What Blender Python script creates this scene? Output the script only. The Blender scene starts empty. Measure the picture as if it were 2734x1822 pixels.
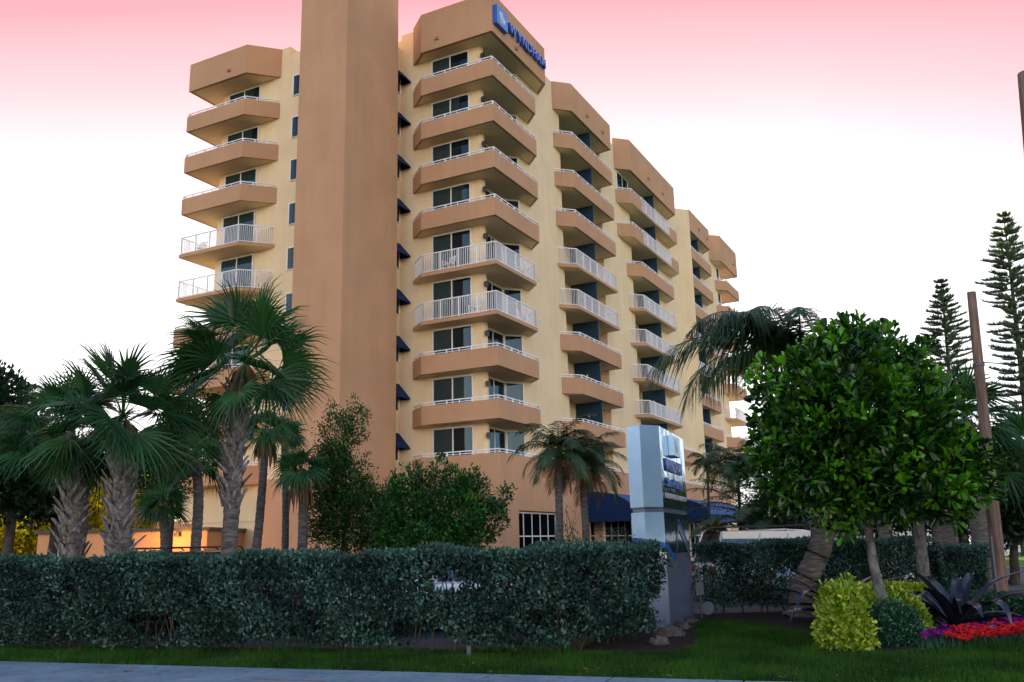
import bpy, math, random
import numpy as np
from mathutils import Vector, Matrix
R = math.radians
rng = np.random.default_rng(7)
random.seed(7)
scene = bpy.context.scene
COL = scene.collection

# ------------------------------------------------------------------ camera
F, PITCH, ROLL, EYE = 2384.07, 0.2237977, -0.0231072, 1.6      # fitted to the photograph (2734 px wide)
fw = np.array([0, math.cos(PITCH), math.sin(PITCH)])
up0 = np.array([0, -math.sin(PITCH), math.cos(PITCH)])
rt0 = np.array([1.0, 0, 0])
rt = math.cos(ROLL) * rt0 + math.sin(ROLL) * up0
up = -math.sin(ROLL) * rt0 + math.cos(ROLL) * up0
cam = bpy.data.cameras.new('camera')
cam.sensor_width = 36
cam.lens = 36 * F / 2734
cam.clip_end = 3000
camo = bpy.data.objects.new('camera', cam)
COL.objects.link(camo)
M = Matrix(((rt[0], up[0], -fw[0], 0), (rt[1], up[1], -fw[1], 0), (rt[2], up[2], -fw[2], EYE), (0, 0, 0, 1)))
camo.matrix_world = M
scene.camera = camo

# ------------------------------------------------------------------ light
SUN_EL, SUN_AZ = 21.0, -9.0          # azimuth measured from +Y (view direction) towards +X
w = bpy.data.worlds.new('World')
scene.world = w
w.use_nodes = True
nt = w.node_tree
nt.nodes.clear()
def N(t, tp, **k):
    n = t.nodes.new(tp)
    for a, b in k.items():
        setattr(n, a, b)
    return n
sky = N(nt, 'ShaderNodeTexSky', sky_type='NISHITA', sun_disc=False, sun_elevation=R(SUN_EL), sun_rotation=R(SUN_AZ))
sky.dust_density = 1.5
sky.air_density = 1.0
tc = N(nt, 'ShaderNodeTexCoord')
sep = N(nt, 'ShaderNodeSeparateXYZ')
nt.links.new(tc.outputs['Generated'], sep.inputs[0])
bg = N(nt, 'ShaderNodeBackground')
out = N(nt, 'ShaderNodeOutputWorld')
# the dusk sky: a bright white haze low over the horizon ahead, a rose band above it, blue overhead, a warm fill glow added low behind to light the walls
def mth(op, a, b=None, clamp=False):
    m = N(nt, 'ShaderNodeMath', operation=op)
    m.use_clamp = clamp
    for i, v in enumerate((a, b)):
        if v is None: continue
        if isinstance(v, (int, float)): m.inputs[i].default_value = v
        else: nt.links.new(v, m.inputs[i])
    return m.outputs[0]
def ramp(v, pts):
    r = N(nt, 'ShaderNodeValToRGB')
    el = r.color_ramp.elements
    el[0].position, el[0].color = pts[0][0], (pts[0][1],) * 3 + (1,)
    el[1].position, el[1].color = pts[-1][0], (pts[-1][1],) * 3 + (1,)
    for p, c in pts[1:-1]:
        e = el.new(p); e.color = (c,) * 3 + (1,)
    nt.links.new(v, r.inputs[0])
    return r.outputs[0]
def mixc(f, a, b):
    m = N(nt, 'ShaderNodeMix', data_type='RGBA')
    nt.links.new(f, m.inputs[0])
    for i, v in ((6, a), (7, b)):
        if isinstance(v, tuple): m.inputs[i].default_value = v + (1,)
        else: nt.links.new(v, m.inputs[i])
    return m.outputs[2]
front = ramp(mth('ADD', mth('MULTIPLY', sep.outputs['Y'], 0.5), 0.5), [(0.72, 0.0), (0.90, 1.0)])
back = ramp(mth('ADD', mth('MULTIPLY', sep.outputs['Y'], -0.5), 0.5), [(0.45, 0.0), (0.75, 1.0)])
slope = mth('DIVIDE', sep.outputs['Z'], mth('MAXIMUM', sep.outputs['Y'], 0.15))
low = ramp(slope, [(0.0, 1.0), (0.60, 1.0), (0.95, 0.0)])
rose = ramp(slope, [(0.30, 0.0), (0.39, 0.30), (0.433, 0.47), (0.49, 0.63), (0.547, 0.77), (0.667, 1.0), (0.85, 1.0), (1.0, 0.0)])
fill_low = ramp(sep.outputs['Z'], [(0.0, 1.0), (0.12, 1.0), (0.45, 0.0)])
WHITE = (5.6, 5.5, 5.5)
ROSE = (3.75, 1.56, 1.72)
BACK_FILL = (10.6, 8.9, 7.4)
COOL = (3.9, 4.1, 4.4)
rightw = ramp(sep.outputs['X'], [(0.30, 0.0), (0.58, 1.0)])
c0 = mixc(rightw, WHITE, COOL)
c1 = mixc(mth('MULTIPLY', front, low), sky.outputs[0], c0)
c1 = mixc(mth('MULTIPLY', back, fill_low), c1, BACK_FILL)
c2 = mixc(mth('MULTIPLY', mth('GREATER_THAN', sep.outputs['Y'], 0.0), rose), c1, ROSE)
nt.links.new(c2, bg.inputs[0])
bg.inputs[1].default_value = 0.15
nt.links.new(bg.outputs[0], out.inputs[0])
sl = bpy.data.lights.new('sun', 'SUN')
sl.energy = 3.6
sl.angle = R(0.5)
sl.color = (1.0, 0.86, 0.66)
so = bpy.data.objects.new('sun', sl)
COL.objects.link(so)
sd = Vector((math.sin(R(SUN_AZ)) * math.cos(R(SUN_EL)), math.cos(R(SUN_AZ)) * math.cos(R(SUN_EL)), math.sin(R(SUN_EL))))
so.rotation_euler = sd.to_track_quat('Z', 'Y').to_euler()
vs = scene.view_settings
vs.view_transform = 'Standard'
vs.look = 'None'
vs.exposure = 1.12
vs.gamma = 1
scene.cycles.max_bounces = 6
scene.cycles.transparent_max_bounces = 12
scene.cycles.caustics_reflective = False
scene.cycles.caustics_refractive = False

# ------------------------------------------------------------------ placing
def ray(px, py):                       # px, py in a 2353 x 1568 view of the photograph
    x, y = px * 1.16192, py * 1.16192
    return (x - 1367) * rt - (y - 911) * up + F * fw
def at(px, py, d):                     # the point at horizontal distance d
    v = ray(px, py); h = math.hypot(v[0], v[1])
    return Vector((v[0] / h * d, v[1] / h * d, EYE + v[2] / h * d))
def gp(px, d, z=0.0):                  # a point on the ground in that direction
    v = at(px, 1251, d)
    return Vector((v.x, v.y, z))
def gnd(px, py, z=0.0):
    v = ray(px, py); t = (z - EYE) / v[2]
    return Vector((v[0] * t, v[1] * t, z))

# ------------------------------------------------------------------ object helpers
def tag(o, label=None, cat=None, group=None, kind=None):
    if label: o['label'] = label
    if cat: o['category'] = cat
    if group: o['group'] = group
    if kind: o['kind'] = kind
    return o
def empty(name, loc=(0, 0, 0), rz=0.0):
    o = bpy.data.objects.new(name, None)
    o.empty_display_size = 0.2
    COL.objects.link(o)
    o.location = loc
    o.rotation_euler = (0, 0, rz)
    return o
def link_mesh(name, me, parent=None):
    o = bpy.data.objects.new(name, me)
    COL.objects.link(o)
    if parent: o.parent = parent
    return o
def copy_tree(o, parent=None):
    c = o.copy(); COL.objects.link(c); c.parent = parent
    for ch in list(o.children): copy_tree(ch, c)
    return c

class MB:
    def __init__(s): s.v, s.f, s.m, s.sm = [], [], [], []
    def add(s, vs_, fs, mi=0, smooth=False):
        b = len(s.v)
        s.v += [tuple(p) for p in vs_]
        for f in fs:
            s.f.append(tuple(i + b for i in f)); s.m.append(mi); s.sm.append(smooth)
    def box(s, x0, x1, y0, y1, z0, z1, mi=0):
        s.add([(x0, y0, z0), (x1, y0, z0), (x1, y1, z0), (x0, y1, z0), (x0, y0, z1), (x1, y0, z1), (x1, y1, z1), (x0, y1, z1)],
              [(0, 3, 2, 1), (4, 5, 6, 7), (0, 1, 5, 4), (1, 2, 6, 5), (2, 3, 7, 6), (3, 0, 4, 7)], mi)
    def prism(s, poly, z0, z1, mi=0, mbot=None, mtop=None):
        n = len(poly)
        a = sum(poly[i][0] * poly[(i + 1) % n][1] - poly[(i + 1) % n][0] * poly[i][1] for i in range(n))
        if a < 0: poly = poly[::-1]
        s.add([(p[0], p[1], z0) for p in poly] + [(p[0], p[1], z1) for p in poly], [(i, (i + 1) % n, n + (i + 1) % n, n + i) for i in range(n)], mi)
        s.add([(p[0], p[1], z0) for p in poly], [tuple(range(n))[::-1]], mi if mbot is None else mbot)
        s.add([(p[0], p[1], z1) for p in poly], [tuple(range(n))], mi if mtop is None else mtop)
    def beam(s, a, b, wd, ht, mi=0, upv=(0, 0, 1)):
        a, b = Vector(a), Vector(b); d = (b - a).normalized()
        u = Vector(upv)
        if abs(d.dot(u)) > 0.98: u = Vector((1, 0, 0)) if abs(d.x) < 0.9 else Vector((0, 1, 0))
        sx = d.cross(u).normalized() * wd / 2; sz = sx.normalized().cross(d).normalized() * ht / 2
        vv = [p + q for p in (a, b) for q in (-sx - sz, sx - sz, sx + sz, -sx + sz)]
        s.add(vv, [(0, 1, 2, 3), (7, 6, 5, 4), (0, 4, 5, 1), (1, 5, 6, 2), (2, 6, 7, 3), (3, 7, 4, 0)], mi)
    def tube(s, pts, rad, n=8, mi=0, cap=True):
        pts = [Vector(p) for p in pts]
        rings = []
        for i, p in enumerate(pts):
            d = (pts[min(i + 1, len(pts) - 1)] - pts[max(i - 1, 0)]).normalized()
            u = Vector((0, 0, 1)) if abs(d.z) < 0.9 else Vector((1, 0, 0))
            sx = d.cross(u).normalized(); sy = sx.cross(d).normalized()
            r = rad[i] if hasattr(rad, '__len__') else rad
            rings.append([p + (sx * math.cos(2 * math.pi * k / n) + sy * math.sin(2 * math.pi * k / n)) * r for k in range(n)])
        vv = [q for rg in rings for q in rg]
        fs = [(i * n + k, i * n + (k + 1) % n, (i + 1) * n + (k + 1) % n, (i + 1) * n + k) for i in range(len(pts) - 1) for k in range(n)]
        s.add(vv, fs, mi, True)
        if cap: s.add(rings[0], [tuple(range(n))[::-1]], mi); s.add(rings[-1], [tuple(range(n))], mi)
    def build(s, name, mats, parent=None):
        me = bpy.data.meshes.new(name)
        me.from_pydata(s.v, [], s.f)
        for m in (mats if isinstance(mats, (list, tuple)) else [mats]): me.materials.append(m)
        me.polygons.foreach_set('material_index', s.m)
        me.polygons.foreach_set('use_smooth', s.sm)
        me.update()
        return link_mesh(name, me, parent)

def np_mesh(name, V, Fc, mat, parent=None, tint=None, smooth=False, extra=None):
    """V (n,3), Fc (m,k) all faces of the same size"""
    me = bpy.data.meshes.new(name)
    V = np.asarray(V, np.float32); Fc = np.asarray(Fc, np.int32)
    m, k = Fc.shape
    me.vertices.add(len(V)); me.vertices.foreach_set('co', V.ravel())
    me.loops.add(m * k); me.loops.foreach_set('vertex_index', Fc.ravel())
    me.polygons.add(m); me.polygons.foreach_set('loop_start', np.arange(0, m * k, k, dtype=np.int32))
    me.update(calc_edges=True)
    if smooth: me.polygons.foreach_set('use_smooth', np.ones(m, bool))
    a = me.attributes.new('tint', 'FLOAT', 'FACE')
    a.data.foreach_set('value', np.asarray(tint if tint is not None else rng.random(m), np.float32))
    me.materials.append(mat)
    return link_mesh(name, me, parent)

# ------------------------------------------------------------------ materials
def new_mat(name):
    m = bpy.data.materials.new(name); m.use_nodes = True
    t = m.node_tree; p = t.nodes['Principled BSDF']
    return m, t, p
def noise_mix(t, scale, c0, c1, lo=0.35, hi=0.65, detail=4, coord='Object', stretch=None):
    tcn = N(t, 'ShaderNodeTexCoord'); src = tcn.outputs[coord]
    if stretch:
        mp = N(t, 'ShaderNodeMapping'); mp.inputs['Scale'].default_value = stretch
        t.links.new(src, mp.inputs[0]); src = mp.outputs[0]
    nz = N(t, 'ShaderNodeTexNoise'); nz.inputs['Scale'].default_value = scale; nz.inputs['Detail'].default_value = detail
    t.links.new(src, nz.inputs['Vector'])
    r = N(t, 'ShaderNodeValToRGB'); r.color_ramp.elements[0].position = lo; r.color_ramp.elements[1].position = hi
    r.color_ramp.elements[0].color = c0 + (1,); r.color_ramp.elements[1].color = c1 + (1,)
    t.links.new(nz.outputs['Fac'], r.inputs[0])
    return r.outputs[0], src
def bump(t, p, src, scale, strength, dist=0.01, detail=4):
    nz = N(t, 'ShaderNodeTexNoise'); nz.inputs['Scale'].default_value = scale; nz.inputs['Detail'].default_value = detail
    t.links.new(src, nz.inputs['Vector'])
    b = N(t, 'ShaderNodeBump'); b.inputs['Strength'].default_value = strength; b.inputs['Distance'].default_value = dist
    t.links.new(nz.outputs['Fac'], b.inputs['Height']); t.links.new(b.outputs[0], p.inputs['Normal'])
def sc(c, k): return tuple(min(1, x * k) for x in c)
def stucco(name, c):
    m, t, p = new_mat(name)
    col, src = noise_mix(t, 0.45, sc(c, 0.93), sc(c, 1.03))
    # faint vertical rain streaks
    col2, _ = noise_mix(t, 2.2, (0.955, 0.95, 0.945), (1.0,) * 3, 0.36, 0.56, 5, 'Object', (1, 1, 0.07))
    mx = N(t, 'ShaderNodeMix', data_type='RGBA', blend_type='MULTIPLY'); mx.inputs[0].default_value = 0.8
    t.links.new(col, mx.inputs[6]); t.links.new(col2, mx.inputs[7])
    col3, _ = noise_mix(t, 22, (0.94,) * 3, (1.03,) * 3, 0.3, 0.7, 3)
    mx2 = N(t, 'ShaderNodeMix', data_type='RGBA', blend_type='MULTIPLY'); mx2.inputs[0].default_value = 1
    t.links.new(mx.outputs[2], mx2.inputs[6]); t.links.new(col3, mx2.inputs[7])
    t.links.new(mx2.outputs[2], p.inputs['Base Color'])
    p.inputs['Roughness'].default_value = 0.9; p.inputs['Specular IOR Level'].default_value = 0.2
    bump(t, p, src, 9, 0.5, 0.03, 6)
    return m
def plain(name, c, rough=0.5, metal=0.0, spec=0.5, vary=0.06, nscale=6):
    m, t, p = new_mat(name)
    col, src = noise_mix(t, nscale, sc(c, 1 - vary), sc(c, 1 + vary))
    t.links.new(col, p.inputs['Base Color'])
    p.inputs['Roughness'].default_value = rough; p.inputs['Metallic'].default_value = metal
    p.inputs['Specular IOR Level'].default_value = spec
    return m
def leafmat(name, dark, light, rough=0.45, trans=0.3, spec=0.5, tcol=None):
    m, t, p = new_mat(name)
    a = N(t, 'ShaderNodeAttribute', attribute_name='tint')
    r = N(t, 'ShaderNodeValToRGB')
    r.color_ramp.elements[0].color = dark + (1,); r.color_ramp.elements[1].color = light + (1,)
    t.links.new(a.outputs['Fac'], r.inputs[0]); t.links.new(r.outputs[0], p.inputs['Base Color'])
    p.inputs['Roughness'].default_value = rough; p.inputs['Specular IOR Level'].default_value = spec
    tr = N(t, 'ShaderNodeBsdfTranslucent')
    hs = N(t, 'ShaderNodeMix', data_type='RGBA', blend_type='MULTIPLY'); hs.inputs[0].default_value = 1
    t.links.new(r.outputs[0], hs.inputs[6]); hs.inputs[7].default_value = (tcol or (1.5, 1.6, 0.6)) + (1,)
    t.links.new(hs.outputs[2], tr.inputs[0])
    mx = N(t, 'ShaderNodeMixShader'); mx.inputs[0].default_value = trans
    o = t.nodes['Material Output']
    t.links.new(p.outputs[0], mx.inputs[1]); t.links.new(tr.outputs[0], mx.inputs[2]); t.links.new(mx.outputs[0], o.inputs[0])
    return m
def glassmat(name, tint=(0.6, 0.75, 0.85), refl=0.03):
    m, t, p = new_mat(name)
    g = N(t, 'ShaderNodeBsdfGlossy'); g.inputs['Roughness'].default_value = 0.02; g.inputs['Color'].default_value = (0.32, 0.50, 0.68, 1)
    tr = N(t, 'ShaderNodeBsdfTransparent'); tr.inputs[0].default_value = tint + (1,)
    fr = N(t, 'ShaderNodeFresnel'); fr.inputs['IOR'].default_value = 1.6
    ad = N(t, 'ShaderNodeMath', operation='ADD'); ad.inputs[1].default_value = refl; ad.use_clamp = True
    t.links.new(fr.outputs[0], ad.inputs[0])
    mx = N(t, 'ShaderNodeMixShader'); t.links.new(ad.outputs[0], mx.inputs[0])
    t.links.new(tr.outputs[0], mx.inputs[1]); t.links.new(g.outputs[0], mx.inputs[2])
    t.links.new(mx.outputs[0], t.nodes['Material Output'].inputs[0])
    t.nodes.remove(p)
    return m
YEL = stucco('cream_stucco', (0.86, 0.68, 0.44))
BRN = stucco('tan_stucco', (0.55, 0.325, 0.195))
WHT = plain('white_metal', (0.84, 0.87, 0.93), 0.35)
FRM = plain('white_frame', (0.78, 0.78, 0.76), 0.4)
NAVY = plain('navy_fabric', (0.006, 0.024, 0.085), 0.85, spec=0.2)
AWN = plain('canopy_fabric', (0.012, 0.085, 0.26), 0.7, spec=0.25)
DIV = plain('blue_divider', (0.006, 0.042, 0.085), 0.6)
GLS = glassmat('window_glass')
GLS2 = glassmat('car_glass', (0.25, 0.3, 0.33), 0.06)
ROOM = plain('dark_room', (0.012, 0.013, 0.015), 0.9)
CUR = plain('curtain_fabric', (0.11, 0.12, 0.095), 0.9)
BLK = plain('black_metal', (0.015, 0.015, 0.017), 0.4)
SIGNB = plain('sign_blue', (0.02, 0.10, 0.52), 0.35)
SIGNF = plain('sign_face_blue', (0.07, 0.24, 0.72), 0.3)
SIGNW = plain('sign_white', (0.8, 0.8, 0.82), 0.4)
CONC = plain('concrete', (0.26, 0.27, 0.27), 0.9, spec=0.2, vary=0.14, nscale=3)
TRUNK = None
def barkmat(name, c0, c1, scale=8, stretch=(1, 1, 3), st=0.9, dist=0.04):
    m, t, p = new_mat(name)
    col, src = noise_mix(t, scale, c0, c1, 0.35, 0.65, 5, 'Object', stretch)
    t.links.new(col, p.inputs['Base Color']); p.inputs['Roughness'].default_value = 0.9; p.inputs['Specular IOR Level'].default_value = 0.15
    bump(t, p, src, scale * 1.5, st, dist, 5)
    return m
BARK = barkmat('palm_bark', (0.07, 0.065, 0.065), (0.18, 0.17, 0.165), 5, (1, 1, 5))
BOOT = barkmat('leaf_boot', (0.09, 0.08, 0.08), (0.30, 0.29, 0.29), 6, (3, 3, 1))
WOODB = barkmat('tree_bark', (0.06, 0.06, 0.06), (0.20, 0.20, 0.20), 9, (1, 1, 0.6), 0.5, 0.015)
DBARK = barkmat('dark_bark', (0.04, 0.035, 0.03), (0.09, 0.08, 0.07), 9, (1, 1, 0.6), 0.5, 0.015)
POLE = barkmat('pole_wood', (0.13, 0.085, 0.065), (0.24, 0.17, 0.14), 5, (4, 4, 0.35), 0.6, 0.01)
L_PALM = leafmat('sabal_leaf', (0.006, 0.034, 0.012), (0.055, 0.17, 0.055), 0.38, 0.2, 0.35)
L_FEATH = leafmat('feather_leaf', (0.010, 0.032, 0.014), (0.045, 0.10, 0.03), 0.45, 0.22)
L_DEAD = leafmat('dead_frond', (0.10, 0.06, 0.035), (0.22, 0.14, 0.085), 0.9, 0.1, 0.1, (1, 1, 1))
L_HEDGE = leafmat('silver_leaf', (0.004, 0.020, 0.016), (0.12, 0.27, 0.225), 0.55, 0.12, 0.18, (1.1, 1.2, 0.8))
L_TREE = leafmat('glossy_leaf', (0.004, 0.028, 0.007), (0.11, 0.36, 0.015), 0.25, 0.28, 0.6)
L_BUSH = leafmat('bush_leaf', (0.008, 0.045, 0.010), (0.05, 0.24, 0.025), 0.45, 0.22)
L_FEATHERY = leafmat('feathery_leaf', (0.008, 0.04, 0.010), (0.045, 0.17, 0.02), 0.5, 0.25)
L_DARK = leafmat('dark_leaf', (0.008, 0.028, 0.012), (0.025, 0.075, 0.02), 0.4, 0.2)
L_GOLD = leafmat('backlit_glow_leaf', (0.2, 0.25, 0.012), (0.5, 0.42, 0.03), 0.5, 0.6, 0.3, (2.6, 2.2, 0.5))  # golden glow of the backlight is put into the leaf colour
L_CROT = leafmat('variegated_leaf', (0.05, 0.18, 0.015), (0.50, 0.58, 0.05), 0.4, 0.25)
L_ROUND = leafmat('shrub_leaf', (0.008, 0.05, 0.03), (0.03, 0.14, 0.07), 0.3, 0.15)
L_STRAP = leafmat('purple_strap_leaf', (0.008, 0.009, 0.022), (0.035, 0.045, 0.09), 0.25, 0.05, 0.6, (1, 1, 1))
L_PINE = leafmat('pine_needle', (0.10, 0.15, 0.14), (0.22, 0.29, 0.26), 0.6, 0.5)
L_GRASS = leafmat('grass_blade', (0.006, 0.034, 0.005), (0.055, 0.165, 0.014), 0.6, 0.3, 0.2)
L_RED = leafmat('red_petal', (0.62, 0.015, 0.03), (0.95, 0.06, 0.07), 0.6, 0.3, 0.2, (1, 1, 1))
L_PUR = leafmat('purple_petal', (0.22, 0.01, 0.26), (0.55, 0.02, 0.50), 0.6, 0.3, 0.2, (1, 1, 1))

# ------------------------------------------------------------------ ground
def sheet(name, poly, z, mat, thick=0.0):
    b = MB()
    if thick: b.prism([(p[0], p[1]) for p in poly], z - thick, z)
    else: b.add([(p[0], p[1], z) for p in poly], [tuple(range(len(poly)))])
    o = b.build(name, mat); tag(o, kind='structure'); return o
def gmat(name, c0, c1, scale, rough=0.95, bs=20, bst=0.5, bd=0.02):
    m, t, p = new_mat(name)
    col, src = noise_mix(t, scale, c0, c1, 0.3, 0.7, 6)
    t.links.new(col, p.inputs['Base Color']); p.inputs['Roughness'].default_value = rough; p.inputs['Specular IOR Level'].default_value = 0.2
    bump(t, p, src, bs, bst, bd, 6); return m
GRASSG = gmat('lawn_soil', (0.012, 0.04, 0.008), (0.03, 0.09, 0.014), 2.5)
LAWN = gmat('far_lawn', (0.05, 0.16, 0.01), (0.12, 0.28, 0.02), 3)
ASPH = gmat('asphalt', (0.05, 0.05, 0.052), (0.08, 0.08, 0.082), 1.5, 0.9, 60, 0.4, 0.01)
ROADM = gmat('road_surface', (0.11, 0.11, 0.12), (0.16, 0.16, 0.17), 1.2, 0.9, 60, 0.4, 0.01)
MULCH = gmat('mulch', (0.012, 0.009, 0.009), (0.05, 0.035, 0.03), 25, 1, 40, 1, 0.05)
DIRT = gmat('dirt_patch', (0.05, 0.045, 0.04), (0.12, 0.11, 0.09), 14, 1, 40, 1, 0.03)
SIDEM, st_, sp0 = new_mat('sidewalk_concrete')
c_a, src_ = noise_mix(st_, 1.3, (0.155, 0.215, 0.265), (0.235, 0.32, 0.39), 0.3, 0.7, 6)
c_b, _ = noise_mix(st_, 9, (0.62, 0.62, 0.64), (1.0,) * 3, 0.36, 0.44, 8)
c_c, _ = noise_mix(st_, 70, (0.82,) * 3, (1.08,) * 3, 0.3, 0.7, 3)
for cc_ in (c_b, c_c):
    mxx = N(st_, 'ShaderNodeMix', data_type='RGBA', blend_type='MULTIPLY'); mxx.inputs[0].default_value = 0.8
    st_.links.new(c_a, mxx.inputs[6]); st_.links.new(cc_, mxx.inputs[7]); c_a = mxx.outputs[2]
st_.links.new(c_a, sp0.inputs['Base Color']); sp0.inputs['Roughness'].default_value = 0.85; sp0.inputs['Specular IOR Level'].default_value = 0.2
bump(st_, sp0, src_, 90, 0.4, 0.006, 6)
S = 1500
sheet('ground', [(-S, -S), (S, -S), (S, S), (-S, S)], 0.0, GRASSG)
sheet('parking_lot', [(-60, 30.5), (-1.2, 14.9), (3.0, 18.6), (12, 24), (22, 60), (10, 70), (-40, 60)], 0.004, ASPH)
sheet('street', [(3.5, -40), (9, -40), (12.9, 8), (21.9, 41.3), (22.6, 42.5), (48, 40), (49, 47), (-5, 120), (-12, 112), (19, 43.5), (15.2, 30.9), (10.9, 17.8)][:0] or
      [(12.6, 22.0), (60, 4), (62, 12), (22.8, 42.4), (40, 100), (34, 102), (19.5, 44), (15.4, 31)], 0.008, ROADM)
sheet('path', [(23.0, 43.6), (60, 36), (60.5, 38), (25.0, 50.0)], 0.012, CONC)
sheet('far_lawn', [(23.2, 45.2), (60, 38.2), (200, 20), (200, 50), (40, 67), (27, 68)], 0.016, LAWN)
WAT, t_, p_ = new_mat('water')
p_.inputs['Base Color'].default_value = (0.10, 0.20, 0.26, 1); p_.inputs['Roughness'].default_value = 0.12
tcw = N(t_, 'ShaderNodeTexCoord'); bump(t_, p_, tcw.outputs['Object'], 0.8, 0.4, 0.08, 4)
sheet('water', [(-200, 140), (24, 72), (40, 69), (400, 40), (700, 700), (-500, 700)], 0.02, WAT)
# sidewalk slab with tooled joints (real grooves: separate slabs with gaps inside one mesh)
a0, a1 = Vector((-7.94, 14.36)), Vector((1.56, 11.08))
ud = (a1 - a0).normalized(); un = Vector((ud.y, -ud.x))       # un points to the camera
b = MB()
for i in range(-9, 14):
    s0, s1 = a0 + ud * (i * 1.52 + 0.013 + 0.45), a0 + ud * ((i + 1) * 1.52 - 0.013 + 0.45)
    b.prism([tuple(s0), tuple(s1), tuple(s1 + un * 1.9), tuple(s0 + un * 1.9)], -0.05, 0.035)
sw = b.build('sidewalk', SIDEM); tag(sw, kind='structure')
sheet('kerb_verge', [tuple(a0 + un * 1.9 - ud * 20), tuple(a1 + un * 1.9 + ud * 20), tuple(a1 + un * 30 + ud * 20), tuple(a0 + un * 30 - ud * 20)], 0.01, ROADM)
# mulch bed and bare soil
sheet('mulch_bed', [(1.3, 13.75), (2.3, 13.75), (2.75, 14.6), (3.1, 16.4), (3.65, 18.7), (4.3, 18.4), (4.9, 15.6), (4.2, 13.2), (5.06, 12.95), (6.6, 13.7), (9.2, 14.4), (11.5, 16.6), (11.0, 20.5), (3.4, 20.7), (1.6, 16.8), (0.9, 14.3)], 0.012, MULCH)
g = gnd(560, 1516)
sheet('dirt_patch', [(g.x + 0.75 * math.cos(k / 12 * 6.283) * (1 + 0.25 * math.sin(k * 2.1)), g.y + 0.33 * math.sin(k / 12 * 6.283) * (1 + 0.2 * math.cos(k * 3.3))) for k in range(12)], 0.016, DIRT)

def in_poly(x, y, poly):
    r = np.zeros(len(x), bool); n = len(poly)
    for i in range(n):
        x0, y0 = poly[i]; x1, y1 = poly[(i + 1) % n]
        c = ((y0 > y) != (y1 > y)) & (x < (x1 - x0) * (y - y0) / (y1 - y0 + 1e-12) + x0)
        r ^= c
    return r
def grass(name, poly, n, hmin, hmax, mat, z=0.0, avoid=None):
    P = np.array(poly); lo, hi = P.min(0), P.max(0)
    x = rng.uniform(lo[0], hi[0], n); y = rng.uniform(lo[1], hi[1], n)
    k = in_poly(x, y, poly)
    if avoid is not None:
        for av in avoid: k &= ~in_poly(x, y, av)
    x, y = x[k], y[k]; m = len(x)
    h = rng.uniform(hmin, hmax, m) * (0.7 + 0.5 * (0.5 + 0.5 * np.sin(x * 3.1 + 1.7 * np.sin(y * 2.3))))
    an = rng.uniform(0, 6.283, m); wd = rng.uniform(0.004, 0.008, m)
    ln = rng.uniform(0, 0.6, m) * h; la = rng.uniform(0, 6.283, m)
    V = np.zeros((m, 3, 3)); dx, dy = np.cos(an) * wd, np.sin(an) * wd
    V[:, 0] = np.stack([x - dx, y - dy, np.full(m, z)], 1); V[:, 1] = np.stack([x + dx, y + dy, np.full(m, z)], 1)
    V[:, 2] = np.stack([x + np.cos(la) * ln, y + np.sin(la) * ln, z + h], 1)
    tint = np.clip(rng.random(m) * 0.55 + 0.28 * (0.5 + 0.5 * np.sin(x * 1.3 + np.cos(y * 1.9) * 2)) + 0.28 * np.sin(x * 4.7 + 2 * np.sin(y * 5.1)) * np.sin(y * 6.3 + x), 0, 1)
    o = np_mesh(name, V.reshape(-1, 3), np.arange(m * 3).reshape(m, 3), mat, None, tint)
    return o
lawn_poly = [tuple(a0 - ud * 1.5), tuple(a1 + ud * 9), (12.5, 14.5), (11.2, 16.4), (9.1, 14.3), (6.6, 13.6), (5.06, 12.9), (4.25, 13.3), (4.9, 15.6), (4.4, 18.6), (3.6, 19.0), (3.1, 16.6), (2.75, 14.6), (2.3, 13.6), (0.9, 14.1), (-9.5, 16.7)]
gr = grass('grass', lawn_poly, 300000, 0.045, 0.11, L_GRASS)
tag(gr, 'short dark green lawn grass growing between the sidewalk, the silver hedge and the flower bed', 'grass', kind='stuff')

# ------------------------------------------------------------------ hotel
C0 = Vector((-0.734, 45.244, 0)); RZ = R(90 - 27.4236)
hotel = empty('hotel', C0, RZ)
tag(hotel, 'tall cream and tan stucco hotel with stepped balconies and a blue roof sign', 'building')
def Z(k): return 29.9 - 2.75 * k
def part(b, name, mats, parent=None): return b.build(name, mats, parent or hotel)
# walls
b = MB()
b.prism([(1.0, 6.83), (1.0, 1.5), (1.16, 1.34), (1.35, 1.34), (1.35, 1.85), (4.05, 1.85), (4.9, 1.0), (11.15, 1.0), (11.15, 2.1), (18.3, 2.1), (18.3, 1.0),
         (24.4, 1.0), (24.4, 2.1), (30.6, 2.1), (30.6, 1.0), (37.1, 1.0), (38.15, 0.03), (38.3, 0.03), (38.3, 2.1), (44.6, 2.1), (44.6, 1.0), (52.3, 1.0), (52.3, 18.4), (1.02, 18.4), (1.02, 6.83)], 0, 31.85)
part(b, 'wall', YEL)
b = MB(); b.box(1.003, 1.3, 1.5, 6.827, 31.85, 32.2); part(b, 'roof_parapet', YEL)
b = MB(); b.box(-1.95, 0.997, 6.83, 13.05, 0, 31.25); b.box(-1.948, 0.997, 13.053, 18.45, 0, 31.8); part(b, 'wing_wall', YEL)
b = MB(); b.box(-5.1, -0.27, 6.2, 9.45, 0, 37.5); part(b, 'stair_tower', BRN)
b = MB()
b.box(-2.0, -1.953, 9.6, 20.0, 3.15, 3.28); part(b, 'drain_pipe', YEL)
b = MB(); b.box(-4.9, -1.955, 9.5, 11.4, 0, 5.1); b.box(-1.9, 6, 18.46, 22.3, 0, 3.35); part(b, 'base_block', BRN)
b = MB(); b.box(-1.96, 5, 18.46, 20.1, 3.36, 5.14); part(b, 'wing_base', YEL)

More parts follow.
